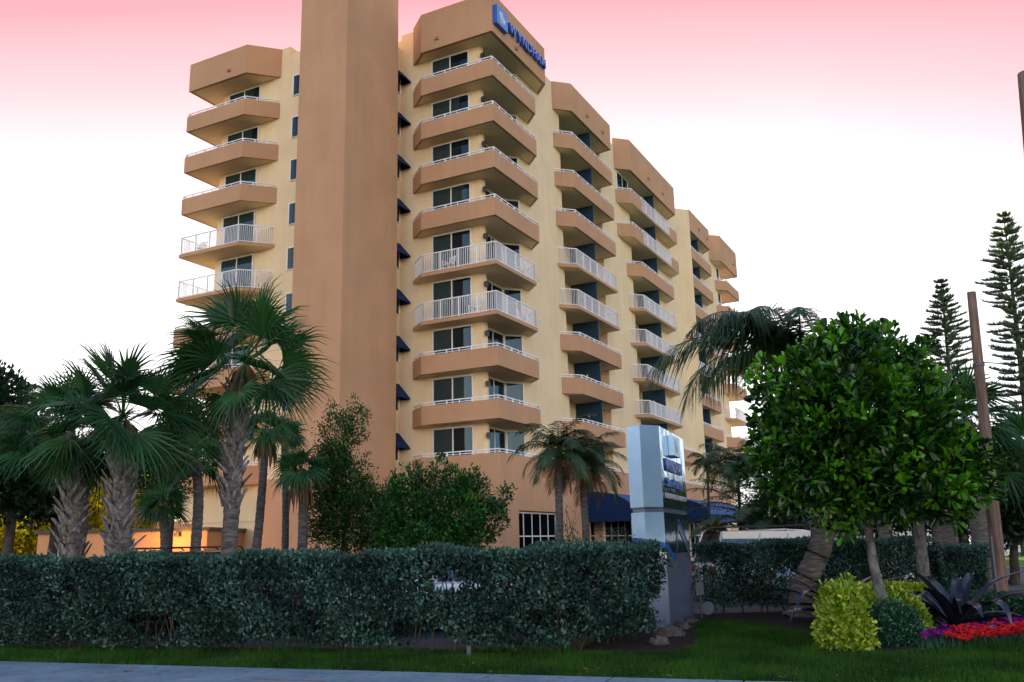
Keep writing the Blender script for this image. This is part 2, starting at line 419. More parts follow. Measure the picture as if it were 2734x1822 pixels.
def offs(pts, d):          # offset a polyline to its right by d (mitred)
    out = []
    n = len(pts)
    for i, p in enumerate(pts):
        ns = []
        for a, c in ((i - 1, i), (i, i + 1)):
            if a < 0 or c >= n: continue
            e = Vector((pts[c][0] - pts[a][0], pts[c][1] - pts[a][1])).normalized(); ns.append(Vector((e.y, -e.x)))
        if len(ns) == 1: v = ns[0] * d
        else:
            s = ns[0] + ns[1]; v = s * (2 * d / s.length_squared)
        out.append((p[0] + v.x, p[1] + v.y))
    return out
def wallstrip(b, outer, d, z0, z1, mi=0):
    inn = offs(outer, d)
    for i in range(len(outer) - 1):
        q = [outer[i], outer[i + 1], inn[i + 1], inn[i]]
        n0 = len(b.v)
        vs_ = [(p[0], p[1], z) for z in (z0, z1) for p in q]
        fs = [(0, 1, 2, 3), (4, 5, 6, 7), (0, 1, 5, 4), (2, 3, 7, 6)]
        if i == 0: fs.append((3, 0, 4, 7))
        if i == len(outer) - 2: fs.append((1, 2, 6, 5))
        b.add(vs_, fs, mi)
def rail_top(b, line, z, h=0.2):
    for i in range(len(line) - 1):
        a, c = Vector(line[i]), Vector(line[i + 1]); L = (c - a).length
        b.beam((a.x, a.y, z + h), (c.x, c.y, z + h), 0.06, 0.05)
        b.beam((a.x, a.y, z + 0.07), (c.x, c.y, z + 0.07), 0.03, 0.03)
        n = max(1, round(L / 0.75))
        for k in range(n + 1):
            p = a.lerp(c, k / n); wd = 0.07 if k % 2 == 0 else 0.04
            b.beam((p.x, p.y, z), (p.x, p.y, z + h), wd, wd)
def rail_full(b, line, z, h=1.08):
    for i in range(len(line) - 1):
        a, c = Vector(line[i]), Vector(line[i + 1]); L = (c - a).length
        b.beam((a.x, a.y, z + h), (c.x, c.y, z + h), 0.07, 0.05)
        b.beam((a.x, a.y, z + 0.08), (c.x, c.y, z + 0.08), 0.04, 0.04)
        n = max(1, round(L / 1.25))
        for k in range(n + 1):
            p = a.lerp(c, k / n); b.beam((p.x, p.y, z), (p.x, p.y, z + h), 0.065, 0.065)
        m = max(1, round(L / 0.115))
        for k in range(m + 1):
            p = a.lerp(c, k / m); b.beam((p.x, p.y, z + 0.08), (p.x, p.y, z + h), 0.022, 0.022)
def poly_len(p): return p
def balcony(outer, inner, k, style, wall_h=1.0, rail=True, zc=None, name='balcony'):
    """outer goes so that the building lies to its right (offset inwards is positive)"""
    z = Z(k) if zc is None else zc
    b = MB()
    if style == 'solid':
        wallstrip(b, outer, 0.15, z, z + wall_h)
        inn = offs(outer, 0.153)
        b.prism(inn + inner, z + 0.004, z + 0.2, 0, mbot=1)
    else:
        b.prism(outer + inner, z, z + 0.2, 0, mbot=1)
    o = part(b, name, [BRN, YEL])
    if rail:
        r = MB()
        if style == 'solid': rail_top(r, offs(outer, 0.07), z + wall_h)
        else: rail_full(r, offs(outer, 0.10), z + 0.2)
        r.build('railing', WHT, o)
    return o
def parapet_roof(outer, inner, z1):
    b = MB()
    wallstrip(b, outer, 0.2, 29.9, z1)
    b.prism(offs(outer, 0.203) + inner, 29.904, 30.3, 0, mbot=1)
    return part(b, 'roof_parapet', [BRN, YEL])
# bay 1 : order from the left chamfer round the corner to the right chamfer, building on the ... side
in1 = [(6.2, 2.6), (2.4, 2.6), (2.4, 6.1), (1.5, 6.1)]
def bay1(rx): return [(1.0, 5.98), (0, 4.75), (0, 0), (rx, 0), (rx + 1.0, 0.98)]
def orient(outer, inner):
    # make sure offs(+d) moves towards the inner side
    c = Vector((sum(p[0] for p in inner) / len(inner), sum(p[1] for p in inner) / len(inner)))
    m = len(outer) // 2
    o1 = offs(outer, 0.2)[m]; 
    if (Vector(o1) - c).length > (Vector(outer[m]) - c).length: return outer[::-1], inner[::-1]
    return outer, inner
def B(outer, inner, k, style, **kw):
    o, i = orient(outer, inner); return balcony(o, i, k, style, **kw)
def PR(outer, inner, z1):
    o, i = orient(outer, inner); return parapet_roof(o, i, z1)
PR(bay1(7.0), [(8.0, 2.6), (2.4, 2.6), (2.4, 5.98)], 32.4)
for k in range(1, 10):
    B(bay1(5.4 if k <= 4 else 4.85), [((5.4 if k <= 4 else 4.85) + 1.0, 2.6), (2.4, 2.6), (2.4, 5.98)], k, 'rail' if k in (5, 6) else 'solid')
# bay 2
b2 = [(10.1, 0.98), (11.05, 0), (18.2, 0), (18.33, 0.98)]
in2 = [(18.2, 2.6), (11.3, 2.6), (11.3, 1.3)]
PR(b2, [(18.2, 2.6), (11.3, 2.6), (11.3, 1.3)], 31.9)
DIVX = {2: 14.65, 3: 28.3, 4: 41.4}
def divider(parent, x, k):
    d = MB(); d.box(x, x + 0.1, 0.22, 2.09, Z(k) + 0.21, Z(k - 1) - 0.01)
    o = d.build('divider_panel', DIV, parent)
    l = MB(); l.box(x - 0.05, x - 0.002, 1.1, 1.2, Z(k) + 1.75, Z(k) + 1.9); l.build('wall_lamp', SIGNW, o)
for k in range(1, 10):
    if k < 9: o = B(b2, in2, k, 'rail' if k in (4, 5) else 'solid')
    divider(o, DIVX[2], k)
# bay 3
PR([(21.4, 0.98), (22.35, 0), (33.75, 0), (34.6, 0.98)], [(34.0, 2.6), (22.0, 2.6)], 32.45)
for k in range(1, 10):
    if k <= 2:
        out = [(21.4, 0.98), (22.35, 0), (33.75, 0), (34.6, 0.98)]; inn_ = [(34.0, 2.6), (22.0, 2.6)]
        z = Z(k); b = MB()
        o1, i1 = orient(out, inn_)
        seg1, s1i = orient([(21.4, 0.98), (22.35, 0), (24.6, 0)], inn_)
        seg2, s2i = orient([(31.85, 0), (33.75, 0), (34.6, 0.98)], inn_)
        wallstrip(b, seg1, 0.15, z + 0.2, z + 1.0); wallstrip(b, seg2, 0.15, z + 0.2, z + 1.0)
        b.prism(out + inn_, z, z + 0.196, 0, mbot=1)
        o = part(b, 'balcony', [BRN, YEL]); r = MB()
        rail_full(r, [(24.62, 0.07), (31.83, 0.07)], z + 0.2); rail_top(r, offs(seg1, 0.07), z + 1.0); rail_top(r, offs(seg2, 0.07), z + 1.0)
        r.build('railing', WHT, o)
    elif k <= 7:
        o = B([(23.1, 0.98), (24.05, 0), (31.8, 0), (32.75, 0.98)], [(32.3, 2.6), (23.4, 2.6)], k, 'solid' if k == 3 else 'rail')
    else:
        arc = [(35.2 + 1.1 * math.sin(a), 0.98 - 0.98 * math.cos(a)) for a in np.linspace(0, math.pi / 2, 8)]
        o = B([(23.1, 0.98), (24.05, 0)] + arc, [(35.6, 2.6), (23.4, 2.6)], k, 'solid')
    divider(o, DIVX[3], k)
# bay 4
PR([(38.31, 0.98), (38.31, 0), (45.1, 0), (46.1, 0.98)], [(45.0, 2.6), (38.32, 2.6)], 31.95)
for k in range(1, 9):
    o = B([(38.31, 0.98), (38.31, 0), (45.0, 0), (46.0, 0.98)], [(45.0, 2.6), (38.32, 2.6)], k, 'rail' if k in (4, 5) else 'solid')
    divider(o, DIVX[4], k)
# bay 5 wraps the far corner
PR([(48.4, 0.98), (49.35, 0), (56.3, 0), (56.3, 6.0)], [(52.32, 6.0), (52.32, 1.0), (49, 2.0)], 32.7)
for k in range(1, 9):
    B([(50.0, 0.98), (50.95, 0), (56.3, 0), (56.3, 6.0)], [(52.32, 6.0), (52.32, 1.2)], k, 'rail' if k == 6 else 'solid')
# left wing
lw = [(-1.95, 13.7), (-3.45, 15.15), (-3.45, 19.95), (1.0, 19.95)]; lwi = [(1.0, 18.3), (-1.6, 18.3), (-1.6, 14.0)]
o, i = orient(lw, lwi)
b = MB(); wallstrip(b, o, 0.2, 29.9, 31.78); b.prism(offs(o, 0.203) + i, 29.904, 30.3, 0, mbot=1); part(b, 'roof_parapet', [BRN, YEL])
for k in range(1, 10):
    B(lw, lwi, k, 'rail' if k in (4, 5) else 'solid')
# podium
b = MB()
b.prism([(1.0, 5.98), (0.0, 4.75), (0, 0), (1.9, 0), (1.9, 0.35), (7.0, 0.35), (7.0, 0), (11.4, 0), (11.4, 1.9), (4.0, 1.9), (1.4, 5.9)], 0, 3.3)
b.prism([(1.0, 5.98), (0.0, 4.75), (0, 0), (46, 0), (46, 0.99), (6.2, 0.99), (2.4, 5.9)], 3.303, 5.146, 0)
b.box(6.2, 11.4, 0.001, 0.98, 5.149, 6.15)
b.box(11.403, 46, 0.002, 0.2, 5.149, 6.15)
b.box(11.403, 46, 0.25, 2.05, 5.149, 5.25)
part(b, 'podium_wall', BRN)
for x in (13.55, 24.5, 32.0): b = MB(); b.box(x, x + 0.45, 0.1, 0.75, 0, 3.3); part(b, 'column', YEL)
b = MB(); rail_top(b, [(6.3, 0.1), (45.9, 0.1)], 6.15); part(b, 'railing', WHT)
# doors and windows
def window(p0, p1, z0, z1, panes, curt=0.5, name='sliding_door', rails=(), fw_=0.07, nsign=1, glass=GLS, dep=0.09):
    """p0 -> p1 runs so that the outside is on the right hand"""
    a, c = Vector(p0), Vector(p1); e = (c - a).normalized(); n = Vector((e.y, -e.x)) * nsign; L = (c - a).length
    def P(s, o, z): q = a + e * s + n * o; return (q.x, q.y, z)
    f = MB()
    def bar(s0, s1, q0, q1, o0=0.003, o1=dep):
        vv = [P(s, o_, z) for z in (q0, q1) for (s, o_) in ((s0, o0), (s1, o0), (s1, o1), (s0, o1))]
        f.add(vv, [(0, 3, 2, 1), (4, 5, 6, 7), (0, 1, 5, 4), (1, 2, 6, 5), (2, 3, 7, 6), (3, 0, 4, 7)])
    bar(0, L, z1 - fw_, z1); bar(0, L, z0, z0 + fw_ * 0.6); bar(0, fw_, z0 + fw_ * 0.6, z1 - fw_); bar(L - fw_, L, z0 + fw_ * 0.6, z1 - fw_)
    for i_ in range(1, panes):
        s = L * i_ / panes; bar(s - fw_ * 0.55, s + fw_ * 0.55, z0 + fw_ * 0.6, z1 - fw_, 0.05, dep - 0.004)
    for zr in rails:
        bar(fw_, L - fw_, zr - 0.03, zr + 0.03, 0.05, dep - 0.01)
    fo = part(f, name, FRM)
    gl = MB(); gl.add([P(fw_, 0.062, z0 + 0.04), P(L - fw_, 0.062, z0 + 0.04), P(L - fw_, 0.062, z1 - fw_), P(fw_, 0.062, z1 - fw_)], [(0, 1, 2, 3)]); gl.build('pane', glass, fo)
    cu = MB()
    cu.add([P(fw_, 0.006, z0 + 0.04), P(L - fw_, 0.006, z0 + 0.04), P(L - fw_, 0.006, z1 - fw_), P(fw_, 0.006, z1 - fw_)], [(0, 1, 2, 3)], 1)
    if curt > 0:
        m = max(6, int(L * curt / 0.035)); pr = []
        for i_ in range(m + 1):
            s = fw_ + (L - 2 * fw_) * curt * i_ / m; oo = 0.026 + 0.014 * math.sin(i_ * 1.9) + 0.004 * math.sin(i_ * 0.7)
            pr.append((s, oo))
        for i_ in range(m):
            cu.add([P(pr[i_][0], pr[i_][1], z0 + 0.05), P(pr[i_ + 1][0], pr[i_ + 1][1], z0 + 0.05), P(pr[i_ + 1][0], pr[i_ + 1][1], z1 - fw_ - 0.02), P(pr[i_][0], pr[i_][1], z1 - fw_ - 0.02)], [(0, 1, 2, 3)])
    cu.build('curtain', [CUR, ROOM], fo)
    return fo
for k in range(1, 10):
    z0, z1 = Z(k) + 0.21, Z(k - 1) - 0.12
    # front door pair (outside is -x): run from high y to low y
    cf = [0.45, 0.75, 0.5, 0.9, 0.5, 0.55, 0.5, 0.95, 0.48][k - 1]
    window((1.0, 4.62), (1.0, 2.06), z0, z1, 2, cf)
    window((1.45, 1.85), (3.98, 1.85), z0, z1, 2, 0.2 + 0.1 * (k % 3))
    window((4.08, 1.82), (4.87, 1.03), z0, z1, 1, 0.9 if k in (2, 4, 8) else 0.3, 'window')
    # wall lamp on the pier
    l = MB(); l.box(0.98, 1.06, 1.28, 1.336, z0 + 1.75, z0 + 1.95); l.box(0.93, 1.1, 1.1, 1.275, z0 + 1.68, z0 + 1.98); part(l, 'wall_lamp', BLK)
    # bay 2 recess
    window((11.3, 2.1), (13.5, 2.1), z0, z1, 2, 0.35)
    window((15.0, 2.1), (16.9, 2.1), z0, z1, 2, 0.6)
    window((25.2, 2.1), (27.6, 2.1), z0, z1, 2, 0.4)
    window((28.6, 2.1), (29.8, 2.1), z0, z1, 1, 0.5)
    window((39.2, 2.1), (41.0, 2.1), z0, z1, 1, 0.4)
    # left wing
    window((-1.95, 17.92), (-1.95, 15.3), z0, z1, 2, 1.0 if k > 2 else 0.8)
    window((-1.95, 12.68), (-1.95, 11.6), z0 + 0.95, z0 + 2.32, 1, 0.2, 'window')
    if k in (1, 2, 3, 4): window((50.6, 1.0), (51.7, 1.0), z0, z1, 1, 0.3, 'window')
window((21.65, 1.0), (24.1, 1.0), Z(1) + 0.21, Z(0) - 0.12, 2, 0.3)
# small slatted vents beside the bays
for k in range(1, 9):
    for x in (7.05, 34.95):
        b = MB(); b.box(x, x + 0.22, 0.97, 0.997, Z(k) + 1.0, Z(k) + 1.28)
        for s in range(4): b.box(x, x + 0.22, 0.94, 0.968, Z(k) + 1.02 + s * 0.07, Z(k) + 1.05 + s * 0.07)
        part(b, 'vent_grille', FRM)
# scuppers
for (x, y, z, d) in [(2.93, 0, 30.2, 'B'), (13.65, 0, 30.54, 'B'), (16.53, 0, 30.54, 'B'), (26.54, 0, 30.6, 'B'), (30.21, 0, 30.6, 'B'), (41.23, 0, 30.7, 'B'), (44.08, 0, 30.7, 'B'), (54.5, 0, 30.8, 'B'), (0, 3.64, 30.42, 'A'), (-3.45, 16.52, 30.32, 'A')]:
    b = MB()
    if d == 'B': b.box(x - 0.11, x + 0.11, -0.14, -0.003, z, z + 0.04); b.box(x - 0.11, x - 0.08, -0.14, -0.003, z + 0.043, z + 0.2); b.box(x + 0.08, x + 0.11, -0.14, -0.003, z + 0.043, z + 0.2); b.box(x - 0.079, x + 0.079, -0.01, -0.003, z + 0.043, z + 0.2, 1)
    else: b.box(x - 0.14, x - 0.003, y - 0.11, y + 0.11, z, z + 0.04); b.box(x - 0.14, x - 0.003, y - 0.11, y - 0.08, z + 0.043, z + 0.2); b.box(x - 0.14, x - 0.003, y + 0.08, y + 0.11, z + 0.043, z + 0.2); b.box(x - 0.01, x - 0.003, y - 0.079, y + 0.079, z + 0.043, z + 0.2, 1)
    part(b, 'scupper', [BRN, ROOM])
# awnings over the stair windows, wall y = 6.83 facing -y
for k in range(1, 10):
    zt = 29.72 - 2.75 * (k - 1)
    b = MB(); x0, x1 = -0.22, 0.92
    vv = [(x0, 6.825, zt), (x1, 6.825, zt), (x1, 6.08, zt - 0.85), (x0, 6.08, zt - 0.85), (x0, 6.08, zt - 0.93), (x1, 6.08, zt - 0.93), (x0, 6.825, zt - 0.93), (x1, 6.825, zt - 0.93)]
    b.add(vv, [(0, 1, 2, 3), (3, 2, 5, 4), (0, 3, 4, 6), (1, 7, 5, 2)]); part(b, 'awning', NAVY)
    window((-0.15, 6.83), (0.80, 6.83), zt - 1.55, zt - 0.2, 1, 0.2, 'window')
# lobby glazing
LOB = glassmat('lobby_glass', (0.3, 0.4, 0.5), -0.12)
window((1.95, 0.35), (6.95, 0.35), 0.3, 3.25, 5, 0.0, 'lobby_window', (2.0,), glass=LOB)
window((11.45, 0.75), (38.0, 0.75), 0.1, 3.1, 21, 0.0, 'lobby_window', (2.0,), 0.07, 1, LOB)
b = MB(); b.box(11.403, 46, 0.76, 0.98, 0, 3.3); part(b, 'lobby_wall', BRN)
# entrance canopies (barrel awnings) running along the long side
def canopy(x0, x1, depth, z_wall, z_front, name='entrance_canopy'):
    b = MB(); prof = []
    for i in range(13):
        a = i / 12 * math.pi / 2
        prof.append((-depth * math.sin(a), z_front + 0.35 + (z_wall - z_front - 0.35) * math.cos(a)))
    prof += [(-depth, z_front)]
    n = len(prof); nx = 24
    vv = [(x0 + (x1 - x0) * j / nx, p[0], p[1]) for j in range(nx + 1) for p in prof]
    b.add(vv, [(j * n + i, j * n + i + 1, (j + 1) * n + i + 1, (j + 1) * n + i) for j in range(nx) for i in range(n - 1)])
    for x, m in ((x0, 1), (x1, 1)):
        b.add([(x, 0, z_front)] + [(x, p[0], p[1]) for p in prof], [tuple(range(n + 1))], m)
    # scalloped valance
    m = int((x1 - x0) / 0.3)
    for j in range(m):
        s0 = x0 + (x1 - x0) * j / m; s1 = x0 + (x1 - x0) * (j + 1) / m
        pts = [(s0 + (s1 - s0) * q / 6, -depth - 0.004, z_front - 0.12 - 0.06 * math.sin(q / 6 * math.pi)) for q in range(7)]
        b.add([(s0, -depth - 0.004, z_front + 0.02), (s1, -depth - 0.004, z_front + 0.02)] + pts[::-1], [tuple(range(9))], 0)
    m = int(depth / 0.3)
    for j in range(m):
        s0 = -depth * j / m; s1 = -depth * (j + 1) / m
        pts = [(x0 - 0.004, s0 + (s1 - s0) * q / 6, z_front - 0.12 - 0.06 * math.sin(q / 6 * math.pi)) for q in range(7)]
        b.add([(x0 - 0.004, s0, z_front + 0.02), (x0 - 0.004, s1, z_front + 0.02)] + pts[::-1], [tuple(range(9))], 1)
    o = part(b, name, [AWN, NAVY])
    f = MB(); f.beam((x0 + 0.05, -depth + 0.05, z_front), (x1, -depth + 0.05, z_front), 0.06, 0.06); f.beam((x0 + 0.05, 0, z_front), (x0 + 0.05, -depth + 0.05, z_front), 0.06, 0.06)
    f.build('canopy_frame', BLK, o)
    return o
canopy(11.0, 21.5, 3.0, 4.62, 2.95)
can2 = canopy(21.7, 33.0, 4.6, 4.7, 2.95)
for x in (22.0, 32.4): b = MB(); b.box(x, x + 0.55, -4.3, -3.8, 0, 3.0); part(b, 'canopy_column', BRN)

def text_mesh(txt, size, depth, mat, parent, name, bold=0.0, shear=0.0):
    cu = bpy.data.curves.new(name, 'FONT'); cu.body = txt; cu.size = size; cu.extrude = depth / 2; cu.offset = bold; cu.shear = shear
    tmp = bpy.data.objects.new(name, cu); COL.objects.link(tmp)
    dg = bpy.context.evaluated_depsgraph_get(); dg.update()
    me = bpy.data.meshes.new_from_object(tmp.evaluated_get(dg))
    bpy.data.objects.remove(tmp); me.materials.clear(); me.materials.append(mat)
    o = link_mesh(name, me, parent); return o, me
def bbox(me):
    v = np.array([p.co[:] for p in me.vertices]); return v.min(0), v.max(0)
# roof sign on the long face (plane y = 0, outside -y). text x -> local x, text y -> z
RS = Matrix(((1, 0, 0, 0), (0, 0, -1, 0), (0, 1, 0, 0), (0, 0, 0, 1)))
b = MB(); b.box(0.16, 1.48, -0.26, -0.003, 30.42, 31.6)
lp = part(b, 'sign_panel', SIGNB)
b = MB(); b.box(0.19, 1.45, -0.266, -0.262, 30.45, 31.57); b.build('panel_face', SIGNF, lp)
# woven W emblem: slanted white strokes
em = MB()
def stroke(pts):
    em.add([(x, -0.275, z) for x, z in pts], [tuple(range(len(pts)))])
ex, ez = 0.42, 30.66
def e2(l): stroke([(ex + x * 0.80, ez + z * 0.72) for x, z in l])
e2([(0.0, 0.78), (0.07, 0.84), (0.42, 0.06), (0.35, 0.0), (0.28, 0.06)])
e2([(0.10, 0.87), (0.17, 0.92), (0.44, 0.34), (0.40, 0.22)])
e2([(0.20, 0.94), (0.27, 0.98), (0.50, 0.47), (0.46, 0.38)])
e2([(0.30, 1.0), (0.50, 0.92), (0.62, 0.62), (0.53, 0.52)])
e2([(0.66, 0.66), (0.76, 0.60), (0.53, 0.05), (0.45, 0.16)])
e2([(0.80, 0.60), (0.95, 0.50), (0.72, 0.02), (0.60, 0.06)])
em.build('emblem', SIGNW, lp)
adv = 0.0
word = 'WYNDHAM'
ws = []
for ch in word:
    o, me = text_mesh(ch, 1.0, 0.2, SIGNB, hotel, 'letter', 0.012)
    lo, hi = bbox(me); ws.append((o, me, lo, hi))
tot = sum(h[0] - l[0] for _, _, l, h in ws); H = ws[0][3][1] - ws[0][2][1]
x0, x1, z0, z1 = 1.82, 6.66, 30.76, 31.36
sx = ((x1 - x0) - 0.13 * 6) / tot; sz = (z1 - z0) / H; cx_ = x0
for o, me, lo, hi in ws:
    for v in me.vertices:
        v.co = Vector(((v.co.x - lo[0]) * sx + cx_, -0.14 - v.co.z, (v.co.y) * sz + z0))
    # bright face on the front polygons, dark returns
    me.materials.append(SIGNF)
    for p in me.polygons:
        if abs(p.normal.z) > 0.9: p.material_index = 1
    me.update()
    for p in me.polygons:
        p.material_index = 1 if abs(p.normal.y) > 0.9 else 0
    cx_ += (hi[0] - lo[0]) * sx + 0.13
o, me = text_mesh('Grille', 0.4, 0.01, SIGNW, can2, 'lettering')
for v in me.vertices: v.co = Vector((v.co.x + 23.4, -4.62 - v.co.z, v.co.y + 2.98))
me.update()
# ------------------------------------------------------------------ vegetation kit
def unit(v): return v / np.linalg.norm(v, axis=-1, keepdims=True)
def rand_dir(n):
    v = rng.normal(size=(n, 3)); return unit(v)
def leaves(c, d, nrm, L, W, fold=0.25, kind=4):
    """centres c, directions d (unit), normals nrm -> folded leaves; returns V (n*?,3), F"""
    n = len(c); s = unit(np.cross(d, nrm)); nn = np.cross(s, d)
    L = np.broadcast_to(L, n)[:, None]; W = np.broadcast_to(W, n)[:, None]
    if kind == 4:      # rhombic leaf, one folded quad
        V = np.stack([c, c + d * L * .55 + s * W * .5 + nn * W * fold, c + d * L, c + d * L * .55 - s * W * .5 + nn * W * fold], 1)
        F_ = np.arange(n * 4).reshape(n, 4)
        return V.reshape(-1, 3), F_
    # obovate leaf, two quads folded on the midrib
    tip = c + d * L - nn * L * .08
    V = np.stack([c, c + d * L * .35 + s * W * .34 + nn * W * fold * .7, c + d * L * .8 + s * W * .46 + nn * W * fold, tip,
                  c + d * L * .8 - s * W * .46 + nn * W * fold, c + d * L * .35 - s * W * .34 + nn * W * fold * .7], 1)
    b_ = (np.arange(n) * 6)[:, None]
    F_ = np.concatenate([b_ + np.array([0, 1, 2, 3]), b_ + np.array([3, 4, 5, 0])], 0)
    return V.reshape(-1, 3), F_
class NB:      # collects numpy quads
    def __init__(s): s.V, s.F, s.T, s.n = [], [], [], 0
    def add(s, V, F_, T=None):
        V = np.asarray(V, float).reshape(-1, 3); F_ = np.asarray(F_)
        s.V.append(V); s.F.append(F_ + s.n); s.n += len(V)
        s.T.append(np.asarray(T, float) if T is not None else rng.random(len(F_)))
    def build(s, name, mat, parent=None):
        return np_mesh(name, np.concatenate(s.V), np.concatenate(s.F), mat, parent, np.clip(np.concatenate(s.T), 0, 1))
def strip(nb, P, Wv, t):
    """ribbon through points P (k,3) with half width vectors Wv (k,3)"""
    k = len(P); V = np.empty((2 * k, 3)); V[0::2] = P - Wv; V[1::2] = P + Wv
    F_ = np.array([[2 * i, 2 * i + 1, 2 * i + 3, 2 * i + 2] for i in range(k - 1)])
    nb.add(V, F_, np.full(k - 1, t))

def fan_crown(o, R_, nf=30, nseg=26, name='crown', parent=None, mat=None, lowest=-0.75, petiole=0.5, droop=0.35, seed=0, skew=(0, 0)):
    g = np.random.default_rng(seed); nb = NB()
    for i in range(nf):
        el = math.asin(np.clip(lowest + (0.98 - lowest) * ((i + 0.5) / nf), -1, 1)) + g.normal() * 0.10
        az = i * 2.39996 + g.normal() * 0.25
        d = np.array([math.cos(az) * math.cos(el) + skew[0], math.sin(az) * math.cos(el) + skew[1], math.sin(el)]); d /= np.linalg.norm(d)
        pl = R_ * petiole * g.uniform(0.8, 1.1)
        side = np.cross(d, [0, 0, 1.0]); side = side / (np.linalg.norm(side) + 1e-9)
        upn = np.cross(side, d)
        # petiole
        sag = np.array([0, 0, -1.0]) * pl * 0.12
        Pp = np.array([o + d * pl * t + sag * t * t for t in (0, .5, 1)])
        strip(nb, Pp, np.outer([0.022, 0.016, 0.012], side), 0.75)
        hp = Pp[-1]
        # blade tilts: hanging on the older fronds
        tilt = g.uniform(-0.5, 0.3)
        dd = d * math.cos(tilt) + upn * math.sin(tilt)
        roll = g.uniform(-0.9, 0.9)
        s2 = side * math.cos(roll) + np.cross(side, dd) * math.sin(roll)
        n2 = np.cross(s2, dd)
        bl = R_ * (1 - petiole) * g.uniform(0.9, 1.2); half = g.uniform(1.5, 2.0); tone = g.uniform(0.1, 0.8)
        dr = droop * g.uniform(0.6, 1.5)
        for j in range(nseg):
            th = -half + 2 * half * j / (nseg - 1)
            r_ = dd * math.cos(th) + s2 * math.sin(th)
            ll = bl * (0.80 + 0.2 * math.cos(th)) * g.uniform(0.88, 1.08)
            ts = np.array([0, .4, .72, 1.0])
            cup = n2 * (0.12 * ll)
            P_ = np.array([hp + r_ * ll * t + cup * (t * (1 - t)) * 2 + np.array([0, 0, -1.0]) * ll * dr * max(0, t - .35) ** 2 * 1.8 + g.normal(size=3) * 0.008 * (t > .5) for t in ts])
            wv = np.cross(r_, n2); da = 2 * half / (nseg - 1)
            ww = np.array([0.004, ll * .4 * da * .5, ll * .40 * da * 0.24, 0.0015])
            strip(nb, P_, np.outer(ww, wv) + np.outer(ww * 0.5 * (1 if j % 2 else -1), n2), np.clip(tone + g.normal() * .12, 0, 1))
    return nb.build(name, mat or L_PALM, parent)
def skirt(o, R_, n, name, parent, seed, mat=None, spread=0.35):
    g = np.random.default_rng(seed); nb = NB()
    for i in range(n):
        az = g.uniform(0, 6.283); q = np.array([math.cos(az), math.sin(az), 0])
        p0 = o + q * .08; l = R_ * g.uniform(.6, 1.1)
        ts = (0, .3, .7, 1)
        P_ = np.array([p0 + q * spread * l * math.sin(t * 1.8) - np.array([0, 0, 1]) * l * t ** 1.3 for t in ts])
        sd_ = np.cross(q, [0, 0, 1.0])
        strip(nb, P_, np.outer([.01, .05, .035, .006], sd_ + g.normal(size=3) * .3), g.random())
    return nb.build(name, mat or L_DEAD, parent)
def palm_trunk(pts, rad, parent, mat=BARK, n=12, name='trunk', rings=True):
    # resample and add ring scars
    pts = [Vector(p) for p in pts]; out = []; rr = []
    L = sum((pts[i + 1] - pts[i]).length for i in range(len(pts) - 1)); m = max(10, int(L / 0.07))
    for i in range(m + 1):
        t = i / m * (len(pts) - 1); a = min(int(t), len(pts) - 2); f = t - a
        p0 = pts[max(a - 1, 0)]; p1 = pts[a]; p2 = pts[a + 1]; p3 = pts[min(a + 2, len(pts) - 1)]
        q = 0.5 * ((2 * p1) + (p2 - p0) * f + (2 * p0 - 5 * p1 + 4 * p2 - p3) * f * f + (3 * p1 - p0 - 3 * p2 + p3) * f ** 3)
        out.append(q); r0 = rad[0] + (rad[1] - rad[0]) * i / m
        if i / m < .08: r0 *= 1 + 0.35 * (1 - i / m / .08)
        rr.append(r0 * ((1 + (0.05 if i % 2 else -0.02)) if rings else 1) * (1 + 0.03 * math.sin(i * 1.3)))
    b = MB(); b.tube(out, rr, n); return b.build(name, mat, parent)
def boots(p0, p1, r, n, parent, seed, L=0.36, spread=1.0):
    g = random.Random(seed); b = MB(); p0, p1 = Vector(p0), Vector(p1)
    for i in range(n):
        t = i / n; c = p0.lerp(p1, t); az = i * 2.4 + g.uniform(-.2, .2)
        q = Vector((math.cos(az), math.sin(az), 0)); sdv = Vector((-q.y, q.x, 0))
        lean = g.choice((-1, 1)) * g.uniform(.25, .6)
        l = L * g.uniform(.7, 1.25); w0, w1 = 0.085 * g.uniform(.9, 1.3), 0.03
        a = c + q * (r * .85); dr = (Vector((0, 0, 1)) + q * g.uniform(.15, .75) * spread + sdv * lean).normalized()
        mid = a + dr * l * .5; tip = a + dr * l + q * .03
        nn = q
        vv = []
        for p, ww, th in ((a, w0, .05), (mid, w0 * .62, .035), (tip, w1, .02)):
            vv += [p - sdv * ww - nn * 0.01, p + nn * th, p + sdv * ww - nn * 0.01, p - nn * th * .3]
        fs = []
        for s_ in (0, 4): fs += [(s_ + k, s_ + (k + 1) % 4, s_ + 4 + (k + 1) % 4, s_ + 4 + k) for k in range(4)]
        fs += [(8, 9, 10, 11), (3, 2, 1, 0)]
        b.add(vv, fs)
    return b.build('leaf_boots', BOOT, parent)
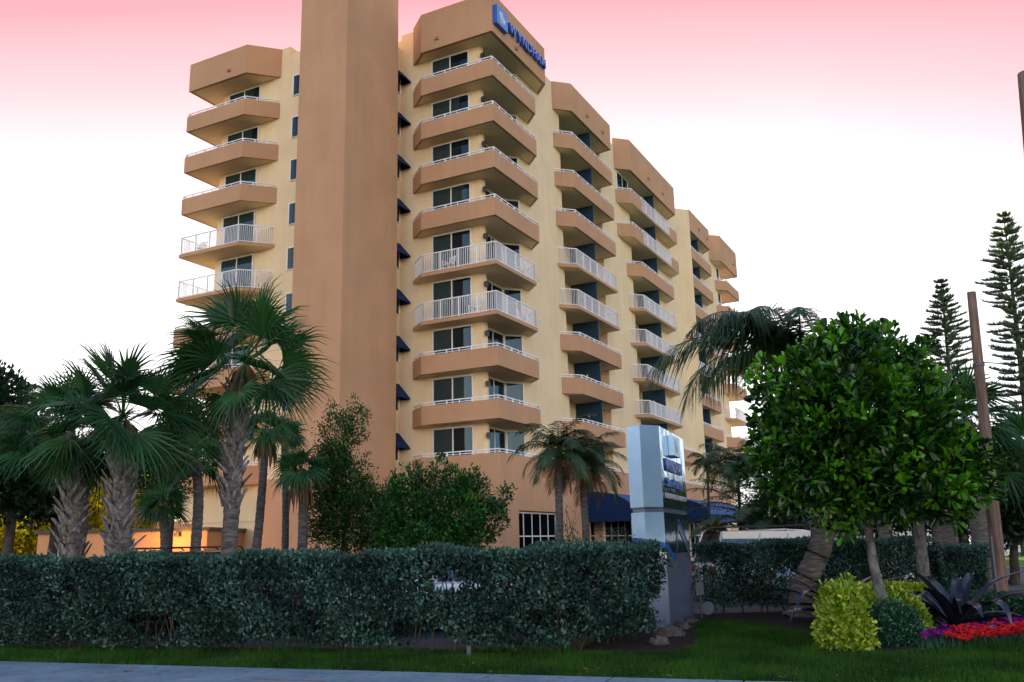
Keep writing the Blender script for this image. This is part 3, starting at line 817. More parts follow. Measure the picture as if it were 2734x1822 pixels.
def feather_crown(o, R_, nf=18, nl=46, name='crown', parent=None, mat=None, leaflet=0.42, elmin=-0.5, elmax=1.3, sagk=0.9, seed=0, az0=0.0, azspan=6.283, hang=0.5, wl=0.018, azs=None):
    g = np.random.default_rng(seed); nb = NB(); rachis = MB()
    for i in range(nf):
        if azs: az, el, Lf = azs[i]; Lf = Lf * R_
        else:
            az = az0 + (i * 0.618 % 1) * azspan + g.normal() * .1; el = elmin + (elmax - elmin) * (i + .5) / nf; Lf = R_ * g.uniform(.85, 1.1)
        q = np.array([math.cos(az), math.sin(az), 0]); K = 14; P_ = [o.copy() if hasattr(o, 'copy') else np.array(o)]
        P_ = [np.array(o, float)]; e = el
        for k in range(K):
            dvec = q * math.cos(e) + np.array([0, 0, math.sin(e)]); P_.append(P_[-1] + dvec * Lf / K); e -= sagk * (2.1 / K) * (0.35 + k / K); e = max(e, -1.5)
        P_ = np.array(P_); sd_ = np.array([-q[1], q[0], 0.0])
        rad = np.linspace(.022, .004, K + 1) * (R_ / 2) ** .5
        strip(nb, P_, np.outer(rad, sd_), .8)
        strip(nb, P_, np.outer(rad, [0, 0, 1.0]), .8)
        tone = g.uniform(.1, .75)
        for j in range(nl):
            t = 0.1 + 0.9 * (j + .5) / nl; x = t * K; a = min(int(x), K - 1); p = P_[a] + (P_[a + 1] - P_[a]) * (x - a)
            dv = P_[a + 1] - P_[a]; dv /= np.linalg.norm(dv); nv = np.cross(sd_, dv)
            ll = leaflet * R_ / 2 * (math.sin(math.pi * min(1, .12 + t * .86)) ** .5) * g.uniform(.85, 1.1)
            for sg in (-1, 1):
                ld = sd_ * sg * .75 + dv * (.35 + .5 * t) + nv * g.uniform(-.15, .45) * -0.6; ld /= np.linalg.norm(ld)
                ts = np.array([0, .5, 1]); hg = hang * g.uniform(.6, 1.3)
                L_ = np.array([p + ld * ll * tt + np.array([0, 0, -1]) * ll * hg * tt * tt for tt in ts])
                strip(nb, L_, np.outer([wl * .6, wl, .002], dv + nv * .3), np.clip(tone + g.normal() * .12, 0, 1))
    return nb.build(name, mat or L_FEATH, parent)
def ellip_clumps(ells, n, g, shell=0.55):
    """points within a union of ellipsoids [(c, r)] biased to the surface"""
    vol = np.array([r[0] * r[1] * r[2] for c, r in ells]); vol = vol ** .75; vol /= vol.sum(); P_ = []; Nn = []
    for (c, r), v in zip(ells, vol):
        m = max(1, int(n * v)); d = unit(g.normal(size=(m, 3))); rr = shell + (1 - shell) * g.random(m) ** .6
        rr = rr * (1 + 0.16 * np.sin(d[:, 0] * 5 + c[0] * 3) * np.cos(d[:, 2] * 6 + c[2]) + 0.10 * g.normal(size=m))
        P_.append(np.array(c) + d * np.array(r) * rr[:, None]); Nn.append(d)
    return np.concatenate(P_), np.concatenate(Nn)
def leafy(ells, nclump, per, cr, leafL, leafW, mat, name='crown', parent=None, seed=0, kind=4, shell=0.5, upb=0.3, tips=0.0):
    g = np.random.default_rng(seed); c, nrm = ellip_clumps(ells, nclump, g, shell); m = len(c)
    tone = g.random(m) ** 2.2
    C_ = np.repeat(c, per, 0); D0 = np.repeat(nrm, per, 0); n = len(C_)
    off = unit(g.normal(size=(n, 3))) * (g.random(n) ** .5)[:, None] * cr
    d = unit(off / cr * .9 + D0 * .5 + g.normal(size=(n, 3)) * .35 + np.array([0, 0, upb]))
    nn = unit(g.normal(size=(n, 3)) * .6 + np.array([0, 0, 1.0]) + D0 * .3)
    V, F_ = leaves(C_ + off, d, nn, leafL * g.uniform(.7, 1.25, n), leafW * g.uniform(.8, 1.2, n), .22, kind)
    T = np.clip(np.repeat(tone, per) + g.normal(0, .13, n) + (g.random(n) < .04) * .4, 0, 1)
    if kind != 4: T = np.concatenate([T, T])
    return np_mesh(name, V, F_, mat, parent, T), c
def limbs(base, top, targets, r0, parent, mat, n=9, name='limbs', seed=0):
    g = random.Random(seed); b = MB()
    for t in targets:
        t = Vector(t); s_ = Vector(base).lerp(Vector(top), g.uniform(.85, 1.0)); mid = s_.lerp(t, .5) + Vector((g.uniform(-.1, .1), g.uniform(-.1, .1), g.uniform(-.05, .15)))
        b.tube([s_, mid, t], [r0, r0 * .6, r0 * .2], 6)
    return b.build(name, mat, parent)

# ------------------------------------------------------------------ sabal palms on the left
def V3(v): return np.array([v[0], v[1], v[2]], float)
def sabal(label, bx, d, tops, oc, R_, rad, bootfrom, seed, group='sabal palms with criss-crossed leaf bases', nf=34):
    base = gp(bx, d); root = empty('sabal_palm', base); tag(root, label, 'palm tree', group)
    tp = at(tops[0], tops[1], d) - base; o_ = at(oc[0], oc[1], d) - base
    palm_trunk([Vector((0, 0, 0)), tp * .5 + Vector((0.03, 0, 0)), tp, tp.lerp(o_, .6)], rad, root)
    a = tp * bootfrom; e = tp.lerp(o_, .35)
    boots(a, e, rad[1], int((e - a).length / 0.026), root, seed)
    fan_crown(V3(o_), R_, nf + 4, 32, parent=root, seed=seed, lowest=-.66, droop=.2)
    skirt(V3(o_) + [0, 0, -.1], R_ * .55, 16, 'dead_fronds', root, seed, spread=.5)
    return root
sabal('leftmost big sabal palm behind the hedge, its upper trunk wrapped in criss-crossed leaf bases', 168, 19.3, (183, 1085), (150, 990), 1.62, (.19, .17), .38, 11, nf=29)
sabal('short stout sabal palm whose trunk shows leaf bases right down to the hedge', 277, 18.2, (284, 1075), (282, 955), 1.75, (.185, .18), .05, 12, nf=30)
sabal('tallest sabal palm, with smooth lower trunk and its crown against the hotel balconies', 519, 18.6, (546, 925), (566, 825), 2.0, (.155, .15), .52, 13, nf=31)
# smaller fan palms near the building
def fanpalm(label, bx, d, top, oc, R_, rad, seed, sk=True):
    base = gp(bx, d); root = empty('fan_palm', base); tag(root, label, 'palm tree', 'small fan palms standing in front of the hotel wall')
    tp = at(top[0], top[1], d) - base; o_ = at(oc[0], oc[1], d) - base
    palm_trunk([Vector((0, 0, 0)), tp * .5 + Vector((.05, 0, 0)), tp, o_], rad, root, n=10)
    fan_crown(V3(o_), R_, 26, 20, parent=root, seed=seed, lowest=-.6, petiole=.42)
    if sk: skirt(V3(o_) + [0, 0, -.15], R_ * 1.0, 46, 'dead_fronds', root, seed, spread=.3)
fanpalm('small fan palm just left of the tallest sabal, its crown touching that trunk', 440, 27, (456, 1140), (447, 1055), 1.15, (.15, .13), 21, False)
fanpalm('slender leaning fan palm with a brown skirt, just right of the tallest sabal', 578, 29, (607, 1060), (612, 985), 1.05, (.14, .11), 22)
fanpalm('short fan palm with a straight grey trunk in front of the stair tower foot', 688, 28, (697, 1140), (692, 1078), 1.08, (.15, .13), 23)
fanpalm('lowest fan palm, its crown beside the orange lit wall', 378, 31, (378, 1210), (374, 1160), 1.05, (.14, .13), 24, False)
fanpalm('fan palm crown spreading above the stair tower base behind the brown skirted palm', 655, 31, (655, 1040), (655, 1000), .95, (.12, .1), 25, False)

# coconut palms
def coco(label, bx, d, top, oc, R_, rad, seed):
    base = gp(bx, d); root = empty('coconut_palm', base); tag(root, label, 'palm tree', 'feathery palms in front of the entrance')
    tp = at(top[0], top[1], d) - base; o_ = at(oc[0], oc[1], d) - base
    palm_trunk([Vector((0, 0, 0)), tp * .5 + Vector((.06, 0, 0)), tp, o_], rad, root, n=10)
    feather_crown(V3(o_), R_, 22, 44, parent=root, seed=seed, leaflet=.55, elmin=-.35, elmax=1.35, sagk=.95, hang=.5, wl=.022)
    feather_crown(V3(o_) - [0, 0, .1], R_ * .8, 6, 30, name='dead_fronds', parent=root, mat=L_DEAD, seed=seed + 50, leaflet=.5, elmin=-1.1, elmax=-.4, sagk=.5, hang=.8, wl=.02)
coco('feathery palm with smooth trunk before the tan podium wall, left of the blue canopy', 1277, 34, (1283, 1085), (1284, 1035), 2.05, (.17, .12), 31)
coco('feathery palm with a dark trunk right beside the end of the blue barrel canopy', 1343, 35.5, (1339, 1105), (1345, 1065), 1.95, (.16, .12), 32)
# queen palm behind the round tree with a leaning trunk
base = gp(1822, 20.2); root = empty('queen_palm', base); tag(root, 'tall palm with a leaning scarred trunk whose long arching fronds reach over the metal sign', 'palm tree')
o_ = at(1845, 825, 20.2) - base; t1 = at(1893, 1225, 20.2) - base
palm_trunk([Vector((0, 0, 0)), at(1850, 1340, 20.2) - base, t1, at(1898, 1020, 20.2) - base, o_], (.27, .17), root, BARK, 14)
boots(at(1885, 1240, 20.2) - base, at(1898, 1150, 20.2) - base, .2, 16, root, 9, .3, .4)
feather_crown(V3(o_), 3.0, 15, 95, parent=root, seed=5, leaflet=.55, sagk=1.05, hang=.95, wl=.022, azs=[
    (3.05, 0.55, 1.30), (3.35, 0.30, 1.12), (2.75, 1.0, 0.85), (3.6, 0.75, 1.15), (2.3, .5, 1.0), (1.8, 1.0, .7), (1.2, .7, .7), (.6, .6, .6), (0.1, .5, .6), (5.6, .5, .6), (5.0, .5, .8), (4.4, .9, .8), (3.9, 1.0, .8), (2.9, 1.2, .75), (.3, 1.0, .55)])
# date palm with arching low fronds, small palms by the entrance
base = gp(1768, 32); root = empty('date_palm', base); tag(root, 'low wide date palm with arching fronds in front of the second blue canopy', 'palm tree')
o_ = at(1768, 1222, 32) - base
palm_trunk([(0, 0, 0), o_ * .6, o_], (.22, .2), root, DBARK)
feather_crown(V3(o_), 3.5, 40, 70, parent=root, seed=6, leaflet=.27, elmin=.18, elmax=1.35, sagk=.8, hang=.35, wl=.02)
def smallfeather(label, px, d, oc, R_, seed, nf=14, kind='slender_palm'):
    base = gp(px, d); root = empty(kind, base); tag(root, label, 'palm tree')
    o_ = at(oc[0], oc[1], d) - base
    palm_trunk([(0, 0, 0), o_ * .5, o_], (.07, .05), root, DBARK, 8)
    feather_crown(V3(o_), R_, nf, 34, parent=root, seed=seed, leaflet=.5, elmin=-.2, elmax=1.3, sagk=1.0, hang=.6, wl=.02)
smallfeather('slender young palm standing alone against the cream wall right of the metal sign', 1629, 37, (1625, 1062), .95, 7)
smallfeather('bushy dark palm crown between the slender young palm and the round tree', 1700, 33, (1695, 1075), 1.7, 8, 34, 'bushy_palm')
smallfeather('small palm in the shade under the second canopy', 1640, 33, (1640, 1215), .8, 9, 14)

# sabal palms on the right, crowns mostly behind the round tree
def rsabal(label, bx, by_top, d, oc, R_, rad, seed, tx=None):
    base = gp(bx, d); root = empty('sabal_palm', base); tag(root, label, 'palm tree', 'grey trunked palms behind the right hedge')
    o_ = at(oc[0], oc[1], d) - base
    palm_trunk([(0, 0, 0), o_ * .5, o_], (rad, rad * .85), root, BARK, 10)
    fan_crown(V3(o_), R_, 30, 22, parent=root, seed=seed, lowest=-.75)
    skirt(V3(o_), R_ * .5, 14, 'dead_fronds', root, seed, spread=.5)
rsabal('palm with its bushy fan crown rising behind the right shoulder of the round tree', 2255, 0, 25, (2215, 965), 1.75, .22, 41)
rsabal('rightmost fan palm, its crown spilling out of the frame beside the wooden pole', 2490, 0, 26, (2375, 1040), 1.7, .22, 42)
rsabal('palm trunk behind the middle of the right hedge', 2182, 0, 28, (2170, 1090), 1.4, .21, 43)
rsabal('palm trunk nearest the pale street tree, behind the right hedge', 2158, 0, 31, (2140, 1110), 1.3, .19, 44)
rsabal('short palm trunk showing left of the round tree trunk', 1940, 0, 33, (1925, 1130), 1.3, .19, 45)
rsabal('dark palm trunk just left of the small notice sign', 2035, 0, 30, (2020, 1120), 1.3, .2, 46)

# ------------------------------------------------------------------ broadleaf trees
def px_ell(cx, cy, rx, ry, d, dz=1.0, dd=0.0):
    c = at(cx, cy, d + dd); k = 2052.0 / d
    return ((c.x, c.y, c.z), (rx / k, rx / k * dz, ry / k))
def tree(name, label, cat, bx, d, trunk_top, ells, rad, nclump, per, cr, lL, lW, mat, bark, seed, group=None, kind=4, ntwig=26, shell=.5, z0=0.0):
    base = gp(bx, d, z0); root = empty(name, base); tag(root, label, cat, group)
    tt = at(trunk_top[0], trunk_top[1], d) - base
    b = MB(); K = 8
    pts = [Vector((0, 0, 0)).lerp(tt, i / K) + Vector((.02 * math.sin(i * 1.1), .02 * math.cos(i), 0)) for i in range(K + 1)]
    b.tube(pts, [rad * (1.35 if i == 0 else 1 - .35 * i / K) for i in range(K + 1)], 10); b.build('trunk', bark, root)
    el2 = [((c[0] - base.x, c[1] - base.y, c[2] - base.z), r) for c, r in ells]
    o, c = leafy(el2, nclump, per, cr, lL, lW, mat, 'crown', root, seed, kind, shell)
    idx = np.random.default_rng(seed).choice(len(c), min(ntwig, len(c)), replace=False)
    limbs(pts[3], tt, [c[i] * .93 for i in idx], rad * .38, root, bark, seed=seed)
    return root
D_ = 16.0
tree('round_tree', 'big round glossy green tree with a pale trunk on the right lawn', 'tree', 2022, D_, (1988, 1195),
     [px_ell(1955, 930, 200, 145, D_), px_ell(1880, 1085, 140, 100, D_), px_ell(2100, 1085, 150, 105, D_), px_ell(1945, 805, 90, 65, D_), px_ell(2020, 1000, 165, 160, D_), px_ell(1815, 1020, 75, 75, D_), px_ell(2185, 1085, 80, 80, D_), px_ell(2020, 810, 60, 65, D_), px_ell(1900, 1000, 140, 170, D_, 1, -.4)],
     .095, 2100, 10, .11, .16, .08, L_TREE, WOODB, 101, kind=6, ntwig=60, shell=.55)
tree('leafy_bush', 'bright green bushy tree in front of the tan podium, behind the silver hedge', 'bush', 1030, 26, (1030, 1180),
     [px_ell(1040, 1180, 100, 66, 26), px_ell(930, 1175, 55, 70, 26), px_ell(892, 1190, 38, 55, 26), px_ell(1005, 1085, 24, 38, 26), px_ell(1045, 1108, 28, 34, 26), px_ell(1080, 1130, 44, 46, 26), px_ell(952, 1102, 28, 40, 26), px_ell(903, 1118, 18, 38, 26), px_ell(1128, 1190, 34, 42, 26), px_ell(1158, 1140, 20, 16, 26), px_ell(1000, 1240, 130, 55, 26)],
     .10, 1500, 14, .17, .12, .06, L_BUSH, DBARK, 102, shell=.4)
tree('dark_shrub', 'tall loose feathery green shrub in front of the stair tower', 'bush', 790, 29, (790, 1180),
     [px_ell(775, 1010, 42, 75, 29), px_ell(820, 965, 22, 55, 29), px_ell(790, 1110, 60, 70, 29), px_ell(820, 1190, 95, 85, 29), px_ell(745, 1190, 40, 80, 29), px_ell(895, 1200, 60, 75, 29), px_ell(760, 1080, 45, 70, 29)],
     .08, 1500, 16, .24, .11, .05, L_FEATHERY, DBARK, 103, shell=.35)
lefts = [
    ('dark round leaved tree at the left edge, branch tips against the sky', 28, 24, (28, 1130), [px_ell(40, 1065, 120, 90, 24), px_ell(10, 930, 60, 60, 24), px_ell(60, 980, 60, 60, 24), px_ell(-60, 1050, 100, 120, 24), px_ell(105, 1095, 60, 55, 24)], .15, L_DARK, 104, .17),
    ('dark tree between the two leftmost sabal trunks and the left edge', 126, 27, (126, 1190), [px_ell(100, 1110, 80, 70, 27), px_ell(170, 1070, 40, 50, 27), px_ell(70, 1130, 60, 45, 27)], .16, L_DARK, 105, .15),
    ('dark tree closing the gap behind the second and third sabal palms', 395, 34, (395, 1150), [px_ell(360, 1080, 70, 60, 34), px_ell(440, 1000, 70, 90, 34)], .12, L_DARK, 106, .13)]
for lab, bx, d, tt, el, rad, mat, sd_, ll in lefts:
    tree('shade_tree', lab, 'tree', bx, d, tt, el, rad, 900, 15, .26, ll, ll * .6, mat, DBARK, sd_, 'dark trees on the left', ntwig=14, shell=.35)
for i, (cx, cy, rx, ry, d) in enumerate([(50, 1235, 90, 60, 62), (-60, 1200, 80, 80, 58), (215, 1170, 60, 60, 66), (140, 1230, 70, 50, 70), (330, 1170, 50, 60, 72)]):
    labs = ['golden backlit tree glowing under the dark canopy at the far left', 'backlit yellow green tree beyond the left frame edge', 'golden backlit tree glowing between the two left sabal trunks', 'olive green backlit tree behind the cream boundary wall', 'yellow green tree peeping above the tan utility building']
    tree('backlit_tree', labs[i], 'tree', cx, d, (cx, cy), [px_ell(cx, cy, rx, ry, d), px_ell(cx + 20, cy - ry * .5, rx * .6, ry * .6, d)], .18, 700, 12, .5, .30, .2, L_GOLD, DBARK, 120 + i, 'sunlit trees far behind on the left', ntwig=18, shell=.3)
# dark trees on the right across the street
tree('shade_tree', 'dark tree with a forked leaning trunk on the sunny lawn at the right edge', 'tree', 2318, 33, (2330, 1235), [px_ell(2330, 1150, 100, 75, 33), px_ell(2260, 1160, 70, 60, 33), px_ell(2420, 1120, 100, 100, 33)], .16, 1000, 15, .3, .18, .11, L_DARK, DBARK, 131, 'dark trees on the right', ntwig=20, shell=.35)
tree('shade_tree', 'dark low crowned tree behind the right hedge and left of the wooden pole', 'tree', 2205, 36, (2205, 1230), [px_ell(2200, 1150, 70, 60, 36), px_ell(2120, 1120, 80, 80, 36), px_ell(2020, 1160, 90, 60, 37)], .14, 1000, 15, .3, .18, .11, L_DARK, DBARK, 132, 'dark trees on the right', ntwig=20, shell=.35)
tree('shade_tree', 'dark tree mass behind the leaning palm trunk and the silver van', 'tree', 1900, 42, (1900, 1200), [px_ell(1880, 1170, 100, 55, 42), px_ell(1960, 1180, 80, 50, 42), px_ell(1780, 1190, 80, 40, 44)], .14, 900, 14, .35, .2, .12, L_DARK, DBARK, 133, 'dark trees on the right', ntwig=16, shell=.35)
# thin street tree in front of the right hedge
base = gp(2113, 20.5); root = empty('young_tree', base); tag(root, 'thin pale grey tree trunk standing in front of the right hedge', 'tree')
b = MB(); tt = at(2108, 1180, 20.5) - base; b.tube([(0, 0, 0), tt * .5, tt], [.13, .12, .10], 10); b.build('trunk', WOODB, root)
leafy([(tuple(at(2115, 1110, 20.5) - base), (.9, .9, .6))], 260, 14, .2, .14, .07, L_TREE, 'crown', root, 77, 6)

# ------------------------------------------------------------------ norfolk pines
def pine(label, px, d, apex, seed, lean=0.0, Rmax=2.0):
    g = np.random.default_rng(seed); top = at(apex[0], apex[1], d); base = gp(px, d); root = empty('norfolk_pine', base); tag(root, label, 'pine tree', 'norfolk pines against the white sky')
    tp = top - base; Ht = tp.z
    b = MB(); b.tube([(0, 0, 0), tp * .5, tp], [.28, .17, .02], 8); b.build('trunk', DBARK, root)
    nb = NB(); z = Ht - .15; ti = 0; tw = MB()
    while z > Ht * .12:
        f = (Ht - z) / Ht; Lb = min(Rmax, .25 + (Ht - z) * .36) * g.uniform(.8, 1.12); c = V3(tp) * (z / Ht)
        nbch = 5 + (ti % 2)
        for k in range(nbch):
            if g.random() < .08: continue
            az = k / nbch * 6.283 + ti * .7 + g.normal() * .12; q = np.array([math.cos(az), math.sin(az), 0]); l = Lb * g.uniform(.7, 1.15)
            K = 7; ts = np.linspace(0, 1, K); rise = g.uniform(.10, .32)
            P_ = np.array([c + q * l * t + np.array([0, 0, 1]) * l * (rise * t * t - .08 * t) for t in ts])
            sd_ = np.array([-q[1], q[0], 0])
            strip(nb, P_, np.outer(np.linspace(.03, .01, K), sd_), .1); strip(nb, P_, np.outer(np.linspace(.03, .01, K), [0, 0, 1.]), .1)
            m = int(8 + l * 15)
            for j in range(m):
                t = .18 + .82 * j / m; x = t * (K - 1); a = min(int(x), K - 2); p = P_[a] + (P_[a + 1] - P_[a]) * (x - a)
                for sg in (-1, 1):
                    dv = q * .55 + sd_ * sg * g.uniform(.5, .9) + np.array([0, 0, g.uniform(.25, .6)]); dv /= np.linalg.norm(dv); sl_ = g.uniform(.22, .42) * (1.05 - .4 * t)
                    wv = np.cross(dv, [0, 0, 1.]); wv /= np.linalg.norm(wv)
                    Q = np.array([p, p + dv * sl_ * .6, p + dv * sl_ + [0, 0, .05]])
                    strip(nb, Q, np.outer([.024, .028, .01], wv), g.random()); strip(nb, Q, np.outer([.024, .028, .01], np.cross(wv, dv)), g.random())
        z -= .29 + .17 * f + g.uniform(0, .08); ti += 1
    nb.build('crown', L_PINE, root)
pine('shorter norfolk pine, left of the wooden utility pole', 2215, 62, (2162, 645), 201, Rmax=1.75)
pine('taller denser norfolk pine at the right edge of the sky', 2392, 56, (2306, 492), 202, Rmax=1.55)

# ------------------------------------------------------------------ hedges
def hedge(name, label, path, thick, h, n, mat, seed, leafL=.055, leafW=.03, z0=.06, stems=True, gaps=0.0, group=None, cat='hedge', shell=.16, top_bias=.2):
    """path: centre line points [(x, y)], leaves on a ragged shell"""
    g = np.random.default_rng(seed); root = empty(name, (path[0][0], path[0][1], 0)); tag(root, label, cat, group); ox, oy = path[0]
    seg = [(np.array(path[i]), np.array(path[i + 1])) for i in range(len(path) - 1)]; Ls = np.array([np.linalg.norm(b_ - a_) for a_, b_ in seg]); nb = NB()
    for (a_, b_), L in zip(seg, Ls):
        e = (b_ - a_) / L; nr = np.array([e[1], -e[0]]); m = int(n * L / Ls.sum())
        u = g.random(m); s_ = -thick * .3 + u * (L + thick * .6)
        face = g.random(m); zz = np.empty(m); oo = np.empty(m)
        pt = top_bias; f1 = face < pt; f2 = (face >= pt) & (face < pt + .46); f3 = face >= pt + .46
        und = .05 * np.sin(s_ * 2.3 + seed) + .035 * np.sin(s_ * 5.7) + .02 * np.sin(s_ * 13.)
        dep = np.abs(g.normal(0, shell * .5, m))
        zr = z0 + (h - z0) * g.random(m) ** .8
        zz[f1] = h - dep[f1] * .8; oo[f1] = g.uniform(-thick / 2, thick / 2, f1.sum())
        zz[f2] = zr[f2]; oo[f2] = thick / 2 - dep[f2]
        zz[f3] = zr[f3]; oo[f3] = -thick / 2 + dep[f3]
        bul = .06 * np.sin(s_ * 3.1 + zz * 4) + .05 * np.sin(s_ * 7.3 - zz * 6) + .05 * np.sin(s_ * 21 + zz * 9) * np.sin(zz * 23 - s_ * 7) + .03 * g.normal(size=m)
        low = np.clip((.45 - zz) / .45, 0, 1)
        oo = oo + np.sign(oo) * (bul - low * .14)
        zz = zz + und * (zz / h) + .012 * g.normal(size=m)
        # gaps low down
        hole = np.sin(s_ * 2.9 + 1.3 * np.sin(zz * 5 + s_) + seed) + np.sin(zz * 7 + s_ * 1.7) + .95 * np.sin(s_ * 17 + 3 * np.sin(zz * 13)) * np.cos(zz * 19 + s_ * 5)
        keep = ~((hole > 1.5 - gaps * 1.15 * np.clip(1.25 - zz, .0, 1)) & (zz < h * .84)) & (zz > z0 + .08 * np.abs(np.sin(s_ * 2.2 + np.sin(s_ * 5))))
        x = a_[0] + e[0] * s_ + nr[0] * oo - ox; y = a_[1] + e[1] * s_ + nr[1] * oo - oy
        c = np.stack([x, y, zz], 1)[keep]; mm = len(c)
        outw = np.stack([nr[0] * np.sign(oo), nr[1] * np.sign(oo), np.full(m, .2)], 1)[keep]; outw[f1[keep]] = [0, 0, 1]
        d = unit(outw * .5 + g.normal(size=(mm, 3)) * .6 + [0, 0, .45]); nn = unit(g.normal(size=(mm, 3)) * .7 + outw)
        V, F_ = leaves(c, d, nn, leafL * g.uniform(.7, 1.3, mm), leafW * g.uniform(.8, 1.2, mm), .2)
        T = g.random(mm) ** 2.0 * (.75 + .35 * np.sin(c[:, 0] * 4 + c[:, 2] * 3)) + .22 * np.clip((c[:, 2] - h + .12) / .12, 0, 1)  # self-shadow and a lit top rim are put into the leaf tint
        nb.add(V, F_, T)
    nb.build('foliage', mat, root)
    if stems:
        b = MB()
        for (a_, b_), L in zip(seg, Ls):
            e = (b_ - a_) / L
            for i in range(int(L / .32)):
                s_ = (i + random.random()) * .32; p = a_ + e * min(s_, L) - np.array([ox, oy]); jx, jy = random.uniform(-.12, .12), random.uniform(-.12, .12)
                b.tube([(p[0] + jx, p[1] + jy, 0), (p[0] + jx * 2 + random.uniform(-.1, .1), p[1] + jy, .4), (p[0] + random.uniform(-.3, .3), p[1], h * .75)], [.022, .018, .008], 5)
                b.tube([(p[0] + jx, p[1] + jy, .2), (p[0] + random.uniform(-.35, .35), p[1] + jy * 2, h * .8)], [.014, .005], 5)
        b.build('stems', DBARK, root)
    return root
hd = Vector((-9.5, 2.49)).normalized()
hc = Vector((0.85, 13.42)); hn = Vector((-hd.y, hd.x)) * -1       # hn points away from the camera
if hn.y < 0: hn = -hn
p_start = hc + hn * .55 + hd * 13.5; p_corner = hc + hn * .5 + hd * .1
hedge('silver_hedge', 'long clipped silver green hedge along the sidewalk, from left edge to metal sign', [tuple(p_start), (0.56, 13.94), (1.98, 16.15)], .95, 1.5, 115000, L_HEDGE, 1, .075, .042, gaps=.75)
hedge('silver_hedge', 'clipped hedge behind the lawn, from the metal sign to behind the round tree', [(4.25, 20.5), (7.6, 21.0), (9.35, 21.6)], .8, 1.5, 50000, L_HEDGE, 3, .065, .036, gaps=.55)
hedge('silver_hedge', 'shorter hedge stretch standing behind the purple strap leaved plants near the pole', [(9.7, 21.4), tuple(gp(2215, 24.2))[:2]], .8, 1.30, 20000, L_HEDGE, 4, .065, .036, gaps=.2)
hedge('low_hedge', 'low dark green clipped hedge behind the flower bed at the right edge', [(7.1, 16.4), (11.6, 18.6)], .8, .48, 26000, L_ROUND, 5, .06, .028, .02, False, cat='hedge')
hedge('croton_hedge', 'yellow green low hedge strip behind the round tree trunk', [(6.1, 17.25), (7.6, 18.0)], .8, .62, 15000, L_CROT, 6, .09, .04, .05, False, cat='hedge')
# foreground shrubs
def shrub(name, label, x, y, rx, ry, h, n, mat, seed, L, W, kind=6, cat='shrub', flat=0.0):
    root = empty(name, (x, y, 0)); tag(root, label, cat)
    g = np.random.default_rng(seed); m = n; d = unit(g.normal(size=(m, 3))); d[:, 2] = np.abs(d[:, 2]) * 1.0
    q = 1 + .10 * np.sin(d[:, 0] * 6 + seed) * np.cos(d[:, 1] * 5) + .06 * g.normal(size=m)
    c = d * q[:, None] * (.75 + .25 * g.random(m)[:, None])
    c = np.sign(c) * np.abs(c) ** (1 - flat)
    c = c * [rx, ry, h * .92]; c[:, 2] = np.maximum(c[:, 2], .03)
    dd = unit(d * .6 + g.normal(size=(m, 3)) * .5 + [0, 0, .15]); nn = unit(d + g.normal(size=(m, 3)) * .5)
    V, F_ = leaves(c, dd, nn, L * g.uniform(.7, 1.3, m), W * g.uniform(.8, 1.2, m), .15, kind)
    T = np.clip(.45 + .25 * g.normal(size=m), 0, 1); T = np.concatenate([T, T]) if kind != 4 else T
    o = np_mesh('foliage', V, F_, mat, root, T)
    b = MB()
    for i in range(9): b.tube([(0, 0, 0), (g.uniform(-.7, .7) * rx, g.uniform(-.7, .7) * ry, h * .7)], [.02, .008], 5)
    b.build('stems', DBARK, root)
    return root
cb = gnd(1962, 1500)
shrub('croton_shrub', 'large yellow green variegated shrub at the front corner of the mulch bed', cb.x + .05, cb.y + .48, .35, .46, 1.02, 3300, L_CROT, 301, .10, .05, flat=.08)
shrub('croton_shrub', 'yellow green shrub behind the large one, left of the round tree trunk', cb.x + 1.25, cb.y + 1.9, .62, .5, .80, 3800, L_CROT, 302, .10, .05, flat=.2)
rb = gnd(2062, 1488)
shrub('round_shrub', 'dark green clipped round shrub just right of the large yellow shrub', rb.x + .1, rb.y + .42, .44, .46, .66, 6500, L_ROUND, 303, .055, .024, 4, flat=.2)
# strap leaved plants
def strap(label, px, py, d, n, L, seed, w_=.07):
    base = gp(px, d); root = empty('strap_plant', base); tag(root, label, 'plant', 'purple black strap leaved plants'); g = np.random.default_rng(seed); nb = NB()
    for i in range(n):
        az = i * 2.4 + g.normal() * .3; e = g.uniform(.35, 1.25); q = np.array([math.cos(az), math.sin(az), 0]); l = L * g.uniform(.75, 1.2); K = 9; P_ = [np.array([0, 0, .08]) + q * .06]
        kink = g.uniform(.45, .8)
        for k in range(K):
            t = k / K; P_.append(P_[-1] + (q * math.cos(e) + np.array([0, 0, math.sin(e)])) * l / K); e -= (.12 if t < kink else .55) * g.uniform(.6, 1.4)
            e = max(e, -1.4)
        sd_ = np.array([-q[1], q[0], 0]) + g.normal(size=3) * .15; ww = w_ * g.uniform(.8, 1.2) * np.array([.5, .75, .95, 1., 1., .95, .85, .65, .4, .06])
        P_ = np.array(P_); tw = np.outer(ww * .35, [0, 0, 1.0]); 
        # two halves make a channelled leaf
        V = np.empty((3 * (K + 1), 3)); V[0::3] = P_ - np.outer(ww, sd_) + tw; V[1::3] = P_; V[2::3] = P_ + np.outer(ww, sd_) + tw
        F_ = np.array([[3 * k + a, 3 * k + a + 1, 3 * k + a + 4, 3 * k + a + 3] for k in range(K) for a in (0, 1)]); nb.add(V, F_, np.full(2 * K, g.random()))
    nb.build('leaves', L_STRAP, root)
    b = MB(); b.tube([(0, 0, 0), (0, 0, .22)], [.09, .06], 8); b.build('stalk', DBARK, root)
strap('large purple black strap leaved plant above the flower bed, left of the wooden pole', 2178, 1400, 17.2, 28, 1.4, 401, .09)
